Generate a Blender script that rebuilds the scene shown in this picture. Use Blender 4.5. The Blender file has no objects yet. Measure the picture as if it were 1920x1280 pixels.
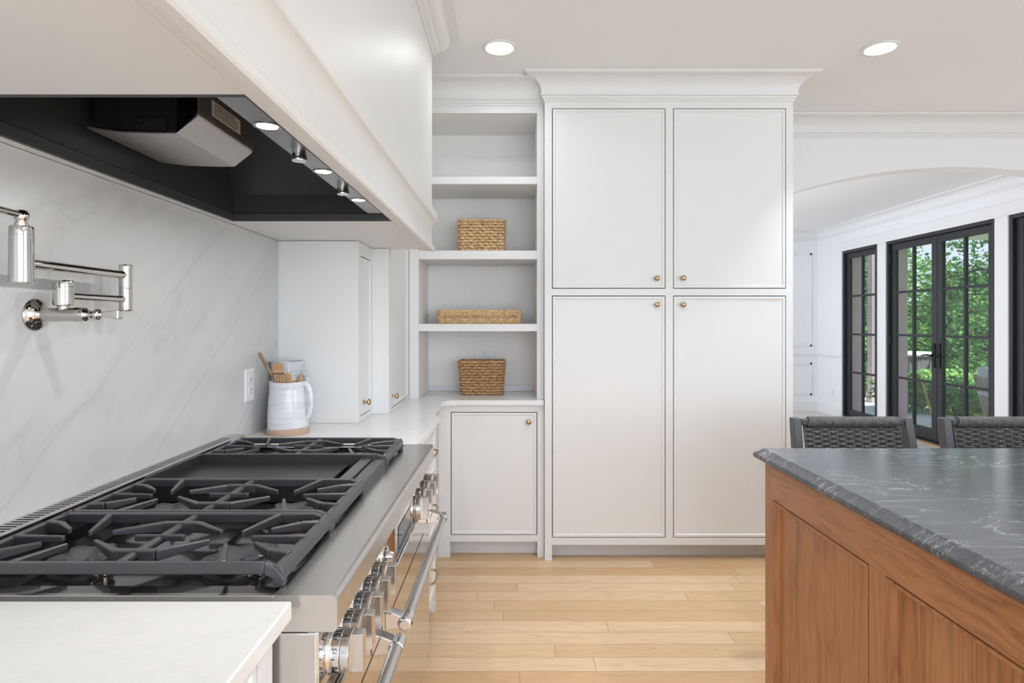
import bpy, bmesh, math, random
from mathutils import Vector, Matrix

# ------------------------------------------------------------------ camera, world, lights, exposure
scn = bpy.context.scene
COL = scn.collection
FPX, CAMZ, CEIL = 1110.0, 1.366, 2.787
cam_data = bpy.data.cameras.new('camera')
cam_data.sensor_fit = 'HORIZONTAL'; cam_data.sensor_width = 36.0
cam_data.lens = FPX / 1920 * 36
cam_data.shift_x = 2 / 1920; cam_data.shift_y = -34 / 1920
cam_data.clip_start = .02; cam_data.clip_end = 200
cam = bpy.data.objects.new('camera', cam_data); COL.objects.link(cam)
cam.location = (0, 0, CAMZ); cam.rotation_euler = (math.pi / 2, 0, 0)
scn.camera = cam
scn.view_settings.view_transform = 'Standard'; scn.view_settings.look = 'None'
scn.view_settings.exposure = 0.10; scn.view_settings.gamma = 1.0
scn.view_settings.use_curve_mapping = False

world = bpy.data.worlds.new('sky'); scn.world = world; world.use_nodes = True
wn = world.node_tree.nodes; wl = world.node_tree.links
bg = wn['Background']
tc = wn.new('ShaderNodeTexCoord'); sx = wn.new('ShaderNodeSeparateXYZ'); rp = wn.new('ShaderNodeValToRGB')
wl.new(tc.outputs['Generated'], sx.inputs[0]); wl.new(sx.outputs['Z'], rp.inputs[0]); wl.new(rp.outputs[0], bg.inputs[0])
rp.color_ramp.elements[0].position = .0; rp.color_ramp.elements[0].color = (.70, .78, .95, 1)
rp.color_ramp.elements[1].position = .6; rp.color_ramp.elements[1].color = (.50, .66, .95, 1)
bg.inputs[1].default_value = 1.15

def lamp(name, kind, loc, energy, color=(1, 1, 1), size=None, size_y=None, rot=(0, 0, 0), spread=None):
    d = bpy.data.lights.new(name, kind); d.energy = energy; d.color = color
    if kind == 'AREA':
        d.shape = 'RECTANGLE' if size_y else 'DISK'
        d.size = size
        if size_y: d.size_y = size_y
        if spread: d.spread = spread
    elif kind == 'SUN': d.angle = size or .01
    elif size: d.shadow_soft_size = size
    o = bpy.data.objects.new(name, d); COL.objects.link(o)
    o.location = loc; o.rotation_euler = rot
    return o

R = math.radians
SUN = lamp('sun', 'SUN', (8, 4, 9), 13.0, (1, .96, .88), .02, rot=(R(24), R(6), R(10)))
# daylight from unseen windows behind the camera; side and far-room panels are added fill
lamp('daylight_back_window', 'AREA', (1.9, -3.44, 1.35), 118, (.785, .885, 1), 4.6, 2.3, rot=(R(90), 0, 0))
lamp('side_fill_light', 'AREA', (4.74, -.6, 1.45), 40, (.785, .885, 1), 2.2, 2.1, rot=(0, R(90), 0))
lamp('far_room_fill_light', 'AREA', (.1, 6.6, 1.5), 80, (.88, .925, 1), 2.2, 3.6, rot=(0, R(-90), 0))
LIGHT_SPOTS = [(-.058, 3.05), (1.906, 3.055), (.75, 1.95), (1.906, 1.09), (3.87, 1.09), (3.87, 3.05), (.75, -.9), (1.906, -.9), (3.87, -.9)]  # first pair have fixtures; the rest unseen, some shifted to fill the aisle floor
for lx, ly in LIGHT_SPOTS:
    lamp('recessed_or_fill_lamp', 'AREA', (lx, ly, CEIL - .012), (2.0 if lx < 1 else 5.0) if ly > 3 else (10.5 if lx < 1 and ly > 0 else 11.0), (.875, .93, 1), .12, spread=R((150 if lx < 1 else 75) if ly > 3 else 105))
for lx, ly in ((1.6, 5.6), (1.6, 7.9)):
    lamp('far_room_fill_lamp', 'AREA', (lx, ly, CEIL - .012), 7, (1, .99, .98), .12, spread=R(110))  # added lamps to brighten the far room, no fixtures there
for hy in (1.152, 1.4965, 1.841):
    lamp('hood_lamp', 'AREA', (-.474, hy, 1.742), 1.7, (1, .96, .92), .036)

# ------------------------------------------------------------------ mesh helpers
class MB:
    """Collects shapes; build() links them as ONE mesh object. fn maps local (u,v,w) to the place."""
    def __init__(s, fn=None): s.v = []; s.f = []; s.fn = fn
    def add(s, pts, faces):
        o = len(s.v)
        s.v += [s.fn(*p) if s.fn else tuple(p) for p in pts]
        s.f += [tuple(i + o for i in f) for f in faces]
        return s
    def box(s, x0, x1, y0, y1, z0, z1):
        return s.add([(x0,y0,z0),(x1,y0,z0),(x1,y1,z0),(x0,y1,z0),(x0,y0,z1),(x1,y0,z1),(x1,y1,z1),(x0,y1,z1)],
              [(0,3,2,1),(4,5,6,7),(0,1,5,4),(1,2,6,5),(2,3,7,6),(3,0,4,7)])
    def prism(s, prof, axis, a, b, cap=True):
        n = len(prof)
        m = {'x': lambda p, t: (t, p[0], p[1]), 'y': lambda p, t: (p[0], t, p[1]), 'z': lambda p, t: (p[0], p[1], t)}[axis]
        fs = [(i, (i+1) % n, n + (i+1) % n, n + i) for i in range(n)]
        if cap: fs += [tuple(range(n))[::-1], tuple(range(n, 2*n))]
        return s.add([m(p, a) for p in prof] + [m(p, b) for p in prof], fs)
    def loft(s, rings, cap=True, loop=False):
        n = len(rings[0]); pts = [p for r in rings for p in r]; fs = []
        m = len(rings)
        for k in range(m if loop else m - 1):
            a, b = k * n, ((k + 1) % m) * n
            fs += [(a+i, a+(i+1) % n, b+(i+1) % n, b+i) for i in range(n)]
        if cap and not loop: fs += [tuple(range(n))[::-1], tuple(range((m-1)*n, m*n))]
        return s.add(pts, fs)
    def lathe(s, prof, c, axis=(0,0,1), segs=24, cap=True):
        ax = Vector(axis).normalized(); t = Vector((1,0,0)) if abs(ax.x) < .9 else Vector((0,1,0))
        u = ax.cross(t).normalized(); w = ax.cross(u); c = Vector(c)
        return s.loft([[tuple(c + ax*h + (u*math.cos(2*math.pi*k/segs) + w*math.sin(2*math.pi*k/segs))*max(r, 1e-5)) for k in range(segs)] for r, h in prof], cap)
    def tube(s, path, r, segs=8, loop=False, flat=1.0, cap=True):
        P = [Vector(p) for p in path]; n = len(P); rings = []
        rr = r if isinstance(r, (list, tuple)) else [r] * n
        prev = None
        for i in range(n):
            a = P[(i-1) % n] if (loop or i) else P[0]
            b = P[(i+1) % n] if (loop or i < n-1) else P[-1]
            d = (b - a).normalized()
            if prev is None:
                t = Vector((0,0,1)) if abs(d.z) < .9 else Vector((1,0,0))
                u = d.cross(t).normalized()
            else:
                u = prev - d * prev.dot(d)
                u = u.normalized() if u.length > 1e-6 else d.orthogonal().normalized()
            prev = u; w = d.cross(u)
            rings.append([tuple(P[i] + (u*math.cos(2*math.pi*k/segs) + w*math.sin(2*math.pi*k/segs)*flat)*rr[i]) for k in range(segs)])
        return s.loft(rings, cap, loop)
    def bar(s, p0, p1, w0, w1, h0, h1):
        """bar with a flat top along p0-p1 (points on the top face), tapering in width and depth"""
        a, b = Vector(p0), Vector(p1); d = (b - a); d.z = 0; d.normalize(); n = Vector((-d.y, d.x, 0))
        q = [(a+n*w0/2), (a-n*w0/2), (b-n*w1/2), (b+n*w1/2)]
        hh = [h0, h0, h1, h1]
        return s.add([tuple(p) for p in q] + [tuple(p - Vector((0,0,h))) for p, h in zip(q, hh)],
                     [(0,1,2,3),(7,6,5,4),(0,4,5,1),(1,5,6,2),(2,6,7,3),(3,7,4,0)])
    def sweep(s, prof, path, closed=False):
        """profile (offset, z) mitred along an XY polyline; offset goes to the right of travel"""
        n = len(path); P = [Vector((p[0], p[1])) for p in path]; rings = []
        def nrm(a, b): d = (b - a).normalized(); return Vector((d.y, -d.x))
        for i in range(n):
            n1 = nrm(P[i-1], P[i]) if (i or closed) else None
            n2 = nrm(P[i], P[(i+1) % n]) if (i < n-1 or closed) else None
            if n1 is None: m = n2
            elif n2 is None: m = n1
            else: m = (n1 + n2) / max(1e-6, 1 + n1.dot(n2))
            rings.append([(P[i].x + m.x*o, P[i].y + m.y*o, z) for o, z in prof])
        return s.loft(rings, True, closed)
    def build(s, name, mat, parent=None, bevel=0, smooth=40, segs=2, loc=None):
        off = Vector((0,0,0))
        if parent is not None:
            q = parent
            while q.parent is not None: q = q.parent
            off = Vector(q.location)
        elif loc: off = Vector(loc)
        me = bpy.data.meshes.new(name)
        me.from_pydata([tuple(Vector(p) - off) for p in s.v], [], s.f)
        bm = bmesh.new(); bm.from_mesh(me)
        bmesh.ops.recalc_face_normals(bm, faces=bm.faces[:])
        bm.to_mesh(me); bm.free()
        if smooth:
            for p in me.polygons: p.use_smooth = True
            me.set_sharp_from_angle(angle=R(smooth))
        me.materials.append(mat)
        o = bpy.data.objects.new(name, me); COL.objects.link(o)
        if parent is not None: o.parent = parent
        elif loc: o.location = loc
        if bevel:
            b = o.modifiers.new('soft_edges', 'BEVEL'); b.width = bevel; b.segments = segs; b.limit_method = 'ANGLE'; b.angle_limit = R(40)
        if smooth and (bevel or any(len(p.vertices) > 4 or p.area > .004 for p in me.polygons)):
            w = o.modifiers.new('even_shading', 'WEIGHTED_NORMAL'); w.keep_sharp = True; w.weight = 90
        return o

def tag(o, label, cat, group=None, kind=None):
    o['label'] = label; o['category'] = cat
    if group: o['group'] = group
    if kind: o['kind'] = kind
    return o
def thing(name, loc, label, cat, group=None):
    o = bpy.data.objects.new(name, None); COL.objects.link(o); o.location = loc
    o.empty_display_size = .1
    return tag(o, label, cat, group)
def struct(o, label=None, cat=None):
    o['kind'] = 'structure'
    if label: o['label'] = label
    if cat: o['category'] = cat
    return o
def copy_tree(o, parent=None):
    c = o.copy(); COL.objects.link(c)
    if parent is not None: c.parent = parent
    for ch in [k for k in COL.objects if k.parent == o]: copy_tree(ch, c)
    return c
def face_back(y):   return lambda u, v, w: (u, y - w, v)      # a front that looks to -Y; u = X
def face_left(x):   return lambda u, v, w: (x + w, u, v)      # a front that looks to +X; u = Y
def face_isl(x):    return lambda u, v, w: (x - w, u, v)      # a front that looks to -X; u = Y
def arc(c, r, a0, a1, n): return [(c[0] + r*math.cos(R(a0+(a1-a0)*i/n)), c[1] + r*math.sin(R(a0+(a1-a0)*i/n))) for i in range(n+1)]

# ------------------------------------------------------------------ materials
class NT:
    def __init__(s, name):
        s.m = bpy.data.materials.new(name); s.m.use_nodes = True
        s.t = s.m.node_tree; s.b = s.t.nodes['Principled BSDF']; s.out = s.t.nodes['Material Output']
    def n(s, typ, **kw):
        k = s.t.nodes.new('ShaderNode' + typ)
        for a, b in kw.items(): setattr(k, a, b)
        return k
    def put(s, sock, v):
        if hasattr(v, 'is_linked') or isinstance(v, bpy.types.NodeSocket): s.t.links.new(v, sock)
        else: sock.default_value = v
    def math(s, op, a, b=0.0, c=0.0):
        k = s.n('Math', operation=op); s.put(k.inputs[0], a); s.put(k.inputs[1], b); s.put(k.inputs[2], c); return k.outputs[0]
    def pos(s): return s.n('TexCoord').outputs['Object']
    def xyz(s, v):
        k = s.n('SeparateXYZ'); s.put(k.inputs[0], v); return k.outputs
    def comb(s, x, y, z):
        k = s.n('CombineXYZ'); s.put(k.inputs[0], x); s.put(k.inputs[1], y); s.put(k.inputs[2], z); return k.outputs[0]
    def mapping(s, v, scale=(1,1,1), rot=(0,0,0), loc=(0,0,0)):
        k = s.n('Mapping'); s.put(k.inputs[0], v); k.inputs['Scale'].default_value = scale; k.inputs['Rotation'].default_value = rot; k.inputs['Location'].default_value = loc; return k.outputs[0]
    def noise(s, v, scale=5, detail=4, rough=.5, dist=0):
        k = s.n('TexNoise'); s.put(k.inputs['Vector'], v); k.inputs['Scale'].default_value = scale; k.inputs['Detail'].default_value = detail
        k.inputs['Roughness'].default_value = rough; k.inputs['Distortion'].default_value = dist; return k.outputs[0]
    def ramp(s, f, stops):
        k = s.n('ValToRGB'); s.put(k.inputs[0], f); e = k.color_ramp.elements
        while len(e) > 1: e.remove(e[-1])
        for i, (p, c) in enumerate(stops):
            q = e[0] if i == 0 else e.new(p)
            q.position = p; q.color = (c, c, c, 1) if isinstance(c, (int, float)) else (*c, 1)
        return k.outputs[0]
    def mix(s, f, a, b, mode='MIX'):
        k = s.n('Mix', data_type='RGBA', blend_type=mode); s.put(k.inputs[0], f)
        s.put(k.inputs[6], a if not isinstance(a, tuple) else (*a[:3], 1)); s.put(k.inputs[7], b if not isinstance(b, tuple) else (*b[:3], 1)); return k.outputs[2]
    def bump(s, h, strength=.2, dist=.002):
        k = s.n('Bump'); s.put(k.inputs['Height'], h); k.inputs['Strength'].default_value = strength; k.inputs['Distance'].default_value = dist
        s.t.links.new(k.outputs[0], s.b.inputs['Normal'])
    def set(s, col=None, rough=None, metal=None, **kw):
        if col is not None: s.put(s.b.inputs['Base Color'], col if not isinstance(col, tuple) else (*col[:3], 1))
        if rough is not None: s.put(s.b.inputs['Roughness'], rough)
        if metal is not None: s.b.inputs['Metallic'].default_value = metal
        for a, b in kw.items(): s.put(s.b.inputs[a.replace('_', ' ')], b)
        return s.m

def flat(name, col, rough=.5, metal=0, var=.03, scale=6, **kw):
    """plain paint, metal or plastic with a slight procedural unevenness"""
    t = NT(name); f = t.noise(t.pos(), scale, 3)
    c = t.ramp(f, [(.3, tuple(x*(1-var) for x in col)), (.7, tuple(min(1, x*(1+var)) for x in col))])
    return t.set(c, rough, metal, **kw)

M = {}
M['paint'] = flat('cabinet_paint', (.80, .798, .79), .44, var=.01, scale=2)
M['paint_in'] = flat('cabinet_paint_lightened', (.86, .835, .805), .45, var=.01, scale=2)  # cabinet paint lightened in place of light inside the shelf niche
M['wall'] = flat('wall_paint', (.85, .85, .855), .7, var=.01, scale=1)
M['ceil'] = flat('ceiling_paint', (.90, .90, .90), .85, var=.012, scale=1)
M['trimw'] = flat('trim_paint', (.82, .82, .815), .4, var=.01, scale=2)
M['gap'] = flat('shadow_gap', (.03, .03, .03), .8)
M['chrome'] = flat('polished_chrome', (.66, .66, .665), .06, 1, var=.01)
M['nickel'] = flat('polished_nickel', (.56, .54, .51), .05, 1, var=.01)
M['brass'] = flat('aged_brass', (.50, .37, .22), .28, 1, var=.05)
M['brass_burner'] = flat('burner_brass', (.62, .36, .16), .35, 1, var=.08)
M['enamel'] = flat('black_enamel', (.012, .012, .013), .12, var=.1, Coat_Weight=.6, Coat_Roughness=.05)
M['liner'] = flat('dark_liner_metal', (.058, .058, .060), .42, .4, var=.05)
M['liner_dark'] = flat('blower_box_black', (.012, .012, .014), .5, var=.05)
M['shell'] = flat('satin_shell_metal', (.46, .45, .435), .34, .85, var=.03)
M['strip'] = flat('hood_strip_steel', (.30, .295, .285), .3, .9, var=.02)
M['black'] = flat('black_door_paint', (.017, .018, .021), .4, var=.05)
M['blackmetal'] = flat('black_hardware', (.012, .012, .013), .35, .5)
M['plastic'] = flat('white_plastic', (.80, .80, .82), .3, var=.01)
M['slot'] = flat('dark_slot', (.02, .02, .02), .5)
M['label'] = flat('grey_sticker', (.80, .79, .78), .5, var=.02)
M['ink'] = flat('sticker_ink', (.06, .06, .06), .6)
M['utensil'] = flat('beech_wood', (.50, .30, .15), .55, var=.18, scale=30)
M['utensil_dark'] = flat('weathered_wood', (.30, .20, .12), .6, var=.2, scale=30)
M['stool'] = flat('charcoal_frame', (.07, .071, .073), .38, var=.08)
M['siding'] = flat('mauve_siding', (.66, .48, .54), .7, var=.06)
M['patio'] = flat('patio_stone', (.62, .62, .63), .8, var=.06)
M['lawn'] = flat('lawn_green', (.06, .13, .03), .9, var=.3, scale=3)
M['porch'] = flat('porch_wood', (.74, .70, .66), .7, var=.05)
M['cushion'] = flat('outdoor_cushion', (.50, .52, .56), .9, var=.03)
M['tan_rope'] = flat('tan_rope', (.42, .33, .27), .8, var=.1, scale=40)
M['bark'] = flat('bark', (.07, .05, .04), .9, var=.3, scale=12)
M['stake'] = flat('yellow_stake', (.55, .36, .10), .6)
M['post'] = flat('darkened_post', (.30, .25, .24), .7, var=.1)  # siding darkened in its colour to offset strong sunlight on the post
M['stone'] = flat('planter_stone', (.12, .12, .125), .8, var=.1)

def emis(name, col, strength):
    t = NT(name); t.set((.9, .9, .9), .5); t.b.inputs['Emission Color'].default_value = (*col, 1); t.b.inputs['Emission Strength'].default_value = strength
    return t.m
M['lens'] = emis('light_lens', (1, .96, .9), 9)
M['hoodlens'] = emis('hood_light_lens', (1, .95, .88), 7)

def mk_steel(name, col, rough, axis):
    t = NT(name); sc = {'y': (60, 2, 60), 'z': (60, 60, 2)}[axis]
    f = t.noise(t.mapping(t.pos(), sc), 6, 3)
    t.set(t.ramp(f, [(.3, tuple(c*.95 for c in col)), (.7, col)]), t.math('MULTIPLY_ADD', f, .08, rough-.04), 1)
    t.bump(f, .03, .001)
    return t.m
M['steel'] = mk_steel('brushed_steel', (.62, .605, .585), .24, 'y')
M['door_steel'] = mk_steel('oven_door_steel', (.66, .645, .62), .10, 'y')
M['knobsteel'] = mk_steel('knob_steel', (.66, .64, .62), .2, 'z')

def mk_iron():
    t = NT('cast_iron'); f = t.noise(t.pos(), 260, 2)
    t.set((.046, .047, .051), .34, 0, Specular_IOR_Level=.85); t.bump(f, .12, .0006); return t.m
M['iron'] = mk_iron()
def mk_griddle():
    t = NT('griddle_plate'); f = t.noise(t.mapping(t.pos(), (3, 60, 1)), 6, 3)
    t.set((.075, .075, .078), t.math('MULTIPLY_ADD', f, .2, .28), .7); return t.m
M['griddle'] = mk_griddle()

def mk_quartz():
    t = NT('white_quartz'); p = t.pos()
    f = t.noise(t.mapping(p, (1, 1, 1), (0, 0, .6)), 3.2, 6, .6, .6)
    v = t.math('ABSOLUTE', t.math('SUBTRACT', f, .5))
    c = t.ramp(v, [(0, (.775, .772, .767)), (.03, (.80, .797, .79)), (.2, (.81, .807, .80))])
    return t.set(c, .22)
M['quartz'] = mk_quartz()

def mk_backsplash():
    t = NT('veined_stone_slab'); x = t.xyz(t.n('NewGeometry').outputs['Position']); a = R(38)
    al = t.math('ADD', t.math('MULTIPLY', x[1], math.cos(a)), t.math('MULTIPLY', x[2], math.sin(a)))
    pe = t.math('SUBTRACT', t.math('MULTIPLY', x[2], math.cos(a)), t.math('MULTIPLY', x[1], math.sin(a)))
    f1 = t.noise(t.comb(t.math('MULTIPLY', al, .55), t.math('MULTIPLY', pe, 2.6), 3.1), 1.5, 5, .55, .15)
    f2 = t.noise(t.comb(t.math('MULTIPLY', al, .8), t.math('MULTIPLY', pe, 1.5), 7.7), 1.0, 6, .5, .1)
    f3 = t.noise(t.pos(), 45, 4, .7)
    base = t.ramp(f1, [(.28, (.54, .537, .535)), (.5, (.60, .597, .595)), (.72, (.65, .647, .645))])
    vein = t.math('ABSOLUTE', t.math('SUBTRACT', f2, .5))
    c = t.mix(t.ramp(vein, [(0, .26), (.004, .13), (.022, 0)]), base, (.36, .355, .35))
    wob = t.math('MULTIPLY', t.math('SUBTRACT', t.noise(t.n('NewGeometry').outputs['Position'], 5.0, 5, .6), .5), .05)
    for p0, wd, st in ((.034, .0030, .34), (-.295, .0040, .34), (-.245, .022, .16), (-.36, .016, .10), (.11, .018, .10), (-.10, .012, .08), (-.62, .004, .25), (.34, .003, .25)):
        dd = t.math('ABSOLUTE', t.math('ADD', t.math('SUBTRACT', pe, p0), wob))
        c = t.mix(t.math('MULTIPLY', t.ramp(dd, [(0, st), (wd, st*.35), (wd*2.4, 0)]), t.ramp(f1, [(.3, .4), (.6, 1)])), c, (.36, .355, .35))
    c = t.mix(t.ramp(f3, [(.3, .10), (.6, 0)]), c, (.46, .455, .45))
    return t.set(c, .28)
M['slab'] = mk_backsplash()

def mk_soapstone():
    t = NT('grey_soapstone'); p = t.pos()
    fine = t.noise(t.mapping(p, (1.2, 6, 6), (0, 0, -.18)), 14, 6, .7)
    base = t.ramp(fine, [(.3, (.054, .057, .062)), (.7, (.098, .102, .110))])
    d = t.noise(t.mapping(p, (1, 2.6, 1), (0, 0, -.25)), 2.6, 6, .62, .8)
    v = t.math('ABSOLUTE', t.math('SUBTRACT', d, .5))
    mask = t.noise(p, 3.3, 3, .5)
    vein = t.math('MULTIPLY', t.ramp(v, [(0, .7), (.004, .25), (.010, 0)]), t.ramp(mask, [(.50, 0), (.62, 1)]))
    d2 = t.noise(t.mapping(p, (1, 1.5, 1), (0, 0, .5), (4, 2, 0)), 4.5, 5, .6, 1.2)
    blot = t.math('MULTIPLY', t.ramp(t.math('ABSOLUTE', t.math('SUBTRACT', d2, .5)), [(0, .7), (.012, 0)]), t.ramp(t.noise(p, 6, 2), [(.58, 0), (.66, 1)]))
    d3 = t.noise(t.mapping(p, (.55, 5.0, 5.0), (0, 0, -.13), (1, 5, 0)), 2.4, 5, .6, .25)
    line = t.math('MULTIPLY', t.ramp(t.math('ABSOLUTE', t.math('SUBTRACT', d3, .5)), [(0, .42), (.005, .15), (.012, 0)]), t.ramp(t.noise(p, 5.1, 3), [(.45, 0), (.6, 1)]))
    c = t.mix(t.math('MINIMUM', t.math('ADD', line, t.math('ADD', vein, blot)), 1.0), base, (.55, .55, .53))
    return t.set(c, t.math('MULTIPLY_ADD', fine, .10, .11))
M['soap'] = mk_soapstone()

def mk_walnut(name, horiz):
    t = NT(name); p = t.pos()
    sc = (9, 1.0, 9) if horiz else (9, 9, .8)
    q = t.mapping(p, sc)
    n1 = t.noise(q, 1.2, 3, .5, .4)
    rings = t.math('FRACT', t.math('MULTIPLY', n1, 9.0))
    rings = t.math('ABSOLUTE', t.math('SUBTRACT', rings, .5))
    fine = t.noise(t.mapping(p, tuple(v*12 for v in sc)), 1.5, 5, .7)
    big = t.noise(t.mapping(p, (4, .6, 4) if horiz else (6, 6, .3)), 1.5, 2)
    c = t.ramp(rings, [(0, (.27, .108, .042)), (.16, (.40, .165, .064)), (.5, (.49, .213, .085))])
    c = t.mix(t.ramp(fine, [(.35, .45), (.62, 0)]), c, (.235, .098, .040))
    c = t.mix(t.ramp(big, [(.35, .45), (.6, 0)]), c, (.49, .232, .105))
    return t.set(c, .38)
M['walnut_v'] = mk_walnut('walnut_upright_grain', False)
M['walnut_h'] = mk_walnut('walnut_level_grain', True)

def mk_oak(name, tones, streak, seam):
    t = NT(name); x = t.xyz(t.n('NewGeometry').outputs['Position']); W = .09875
    yy = t.math('DIVIDE', t.math('SUBTRACT', x[1], 3.2126 - 60*W), W)
    row = t.math('FLOOR', yy); fy = t.math('FRACT', yy)
    def rnd(a, b):
        k = t.n('TexWhiteNoise', noise_dimensions='2D'); t.put(k.inputs['Vector'], t.comb(a, b, 0)); return k.outputs[0]
    L = t.math('MULTIPLY_ADD', rnd(row, 3.3), .9, 1.0)
    xx = t.math('DIVIDE', t.math('ADD', x[0], t.math('MULTIPLY_ADD', rnd(row, 9.1), 3.0, 20.0)), L)
    idx = t.math('FLOOR', xx); fx = t.math('FRACT', xx)
    r = rnd(row, t.math('ADD', idx, 17.0)); r2 = rnd(t.math('ADD', row, 31.0), idx)
    g = t.comb(t.math('MULTIPLY_ADD', r2, 37.0, t.math('MULTIPLY', x[0], 1.6)), t.math('MULTIPLY', x[1], 17.0), t.math('MULTIPLY', r, 50.0))
    n1 = t.noise(g, 1.0, 4, .55, .5)
    rings = t.math('ABSOLUTE', t.math('SUBTRACT', t.math('FRACT', t.math('MULTIPLY', n1, 8.0)), .5))
    fine = t.noise(t.comb(t.math('MULTIPLY', x[0], 9.0), t.math('MULTIPLY', x[1], 220.0), r), 1.0, 4, .6)
    base = t.ramp(r, list(zip((0, .15, .55, 1), tones)))
    c = t.mix(t.ramp(rings, [(0, .34), (.18, .08), (.5, 0)]), base, streak)
    c = t.mix(t.ramp(fine, [(.35, .22), (.6, 0)]), c, tuple(v*.85 for v in streak))
    ed = t.math('MINIMUM', t.math('MULTIPLY', t.math('MINIMUM', fy, t.math('SUBTRACT', 1.0, fy)), W), t.math('MULTIPLY', t.math('MINIMUM', fx, t.math('SUBTRACT', 1.0, fx)), L))
    c = t.mix(t.ramp(ed, [(0, .55), (.0012, 0)]), c, seam)
    return t.set(c, t.math('MULTIPLY_ADD', fine, .14, .24))
M['oak'] = mk_oak('oak_floor', ((.57, .34, .172), (.66, .43, .235), (.73, .50, .295), (.78, .57, .36)), (.48, .28, .135), (.24, .13, .065))
M['oak_glare'] = mk_oak('oak_floor_glare', ((.62, .55, .48), (.68, .62, .55), (.72, .67, .61), (.76, .71, .66)), (.55, .47, .40), (.40, .34, .28))  # same oak paled: window glare put into the plank colours

def mk_wicker(name, a, b):
    t = NT(name); p = t.pos()
    f = t.noise(p, 55, 4, .7); g = t.noise(p, 9, 2)
    c = t.ramp(f, [(.3, tuple(x*.45 for x in a)), (.48, a), (.72, b)])  # dark low stop paints crevice shade into the weave
    c = t.mix(t.ramp(g, [(.4, .3), (.6, 0)]), c, tuple(x*.8 for x in a))
    t.set(c, .62); t.bump(f, .3, .002); return t.m
M['wicker'] = mk_wicker('golden_seagrass', (.74, .48, .235), (.92, .74, .48))
M['wicker_brown'] = mk_wicker('brown_seagrass', (.50, .28, .125), (.70, .47, .25))
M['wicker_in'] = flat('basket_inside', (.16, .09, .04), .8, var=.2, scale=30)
M['rope'] = mk_wicker('charcoal_rope', (.085, .085, .080), (.16, .16, .15))

def mk_glaze(name, top, tint):
    t = NT(name); x = t.xyz(t.pos())
    f = t.noise(t.comb(t.math('MULTIPLY', x[0], 6.0), t.math('MULTIPLY', x[1], 6.0), t.math('MULTIPLY', x[2], 60.0)), 1.0, 4, .6)
    c = t.ramp(f, [(.3, tint), (.55, top)])
    t.set(c, .10, 0, Coat_Weight=.3); t.bump(f, .12, .003); return t.m
M['glaze'] = mk_glaze('white_glaze', (.74, .75, .78), (.60, .61, .65))
M['glaze_blue'] = mk_glaze('blue_grey_glaze', (.62, .64, .66), (.36, .41, .46))
M['clay'] = flat('bare_clay', (.55, .40, .29), .8, var=.06, scale=30)

def mk_glass():
    t = NT('window_glass'); t.t.nodes.remove(t.b)
    a = t.n('BsdfTransparent'); g = t.n('BsdfGlossy'); g.inputs['Roughness'].default_value = .01
    a.inputs[0].default_value = (.96, .98, .97, 1)
    fr = t.n('LayerWeight'); fr.inputs['Blend'].default_value = .5; mx = t.n('MixShader')
    t.put(mx.inputs[0], t.math('MULTIPLY_ADD', t.math('POWER', fr.outputs['Facing'], 5.0), .7, .04)); t.t.links.new(a.outputs[0], mx.inputs[1]); t.t.links.new(g.outputs[0], mx.inputs[2])
    t.t.links.new(mx.outputs[0], t.out.inputs[0]); return t.m
M['glass'] = mk_glass()
M['darkglass'] = flat('dark_display_glass', (.01, .012, .014), .04)

def mk_leaf(name, a, b):
    t = NT(name); r = t.n('NewGeometry').outputs['Random Per Island']
    c = t.ramp(r, [(0, a), (1, b)])
    d = t.n('BsdfDiffuse'); tr = t.n('BsdfTranslucent'); mx = t.n('MixShader'); mx.inputs[0].default_value = .45
    t.t.links.new(c, d.inputs[0]); t.t.links.new(c, tr.inputs[0])
    t.t.links.new(d.outputs[0], mx.inputs[1]); t.t.links.new(tr.outputs[0], mx.inputs[2]); t.t.links.new(mx.outputs[0], t.out.inputs[0])
    return t.m
M['leaf'] = mk_leaf('maple_leaf', (.05, .17, .045), (.19, .38, .11))
M['leaf_light'] = mk_leaf('light_leaf', (.12, .32, .08), (.36, .56, .20))
M['leaf_dark'] = mk_leaf('dark_leaf', (.045, .14, .04), (.13, .31, .09))
# ------------------------------------------------------------------ room shell
WX0, WX1, KY0, KY1, FY1 = -1.05, 4.79, -3.5, 4.09, 9.24      # left wall, right wall, back, arch wall, far wall
struct(MB().box(-1.3, 5.05, -3.7, KY1+.065, -.06, 0).build('floor', M['oak']), 'honey oak strip floor of the kitchen', 'floor')
struct(MB().box(-1.3, 5.05, KY1+.065, 9.5, -.06, 0).build('floor', M['oak_glare']), 'oak floor of the far room, paled with window glare in its colour', 'floor')
struct(MB().box(-1.3, 5.6, -5.0, 9.5, CEIL, CEIL+.1).build('ceiling', M['ceil']), 'flat white plaster ceiling', 'ceiling')  # also runs past the walls as an added eave that blocks sun
struct(MB().box(-1.2, WX0, -3.6, KY1, 0, CEIL).build('wall_left', M['wall']), 'white wall behind the range and left cabinets', 'wall')
b = MB()                                                     # wall behind the camera, with a wide window opening
b.box(-1.2, -.45, -3.62, KY0, 0, CEIL).box(4.25, 5.0, -3.62, KY0, 0, CEIL).box(-.45, 4.25, -3.62, KY0, 0, .25).box(-.45, 4.25, -3.62, KY0, 2.62, CEIL)
struct(b.build('wall_back', M['wall']), 'white kitchen wall behind the photographer', 'wall')
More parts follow.
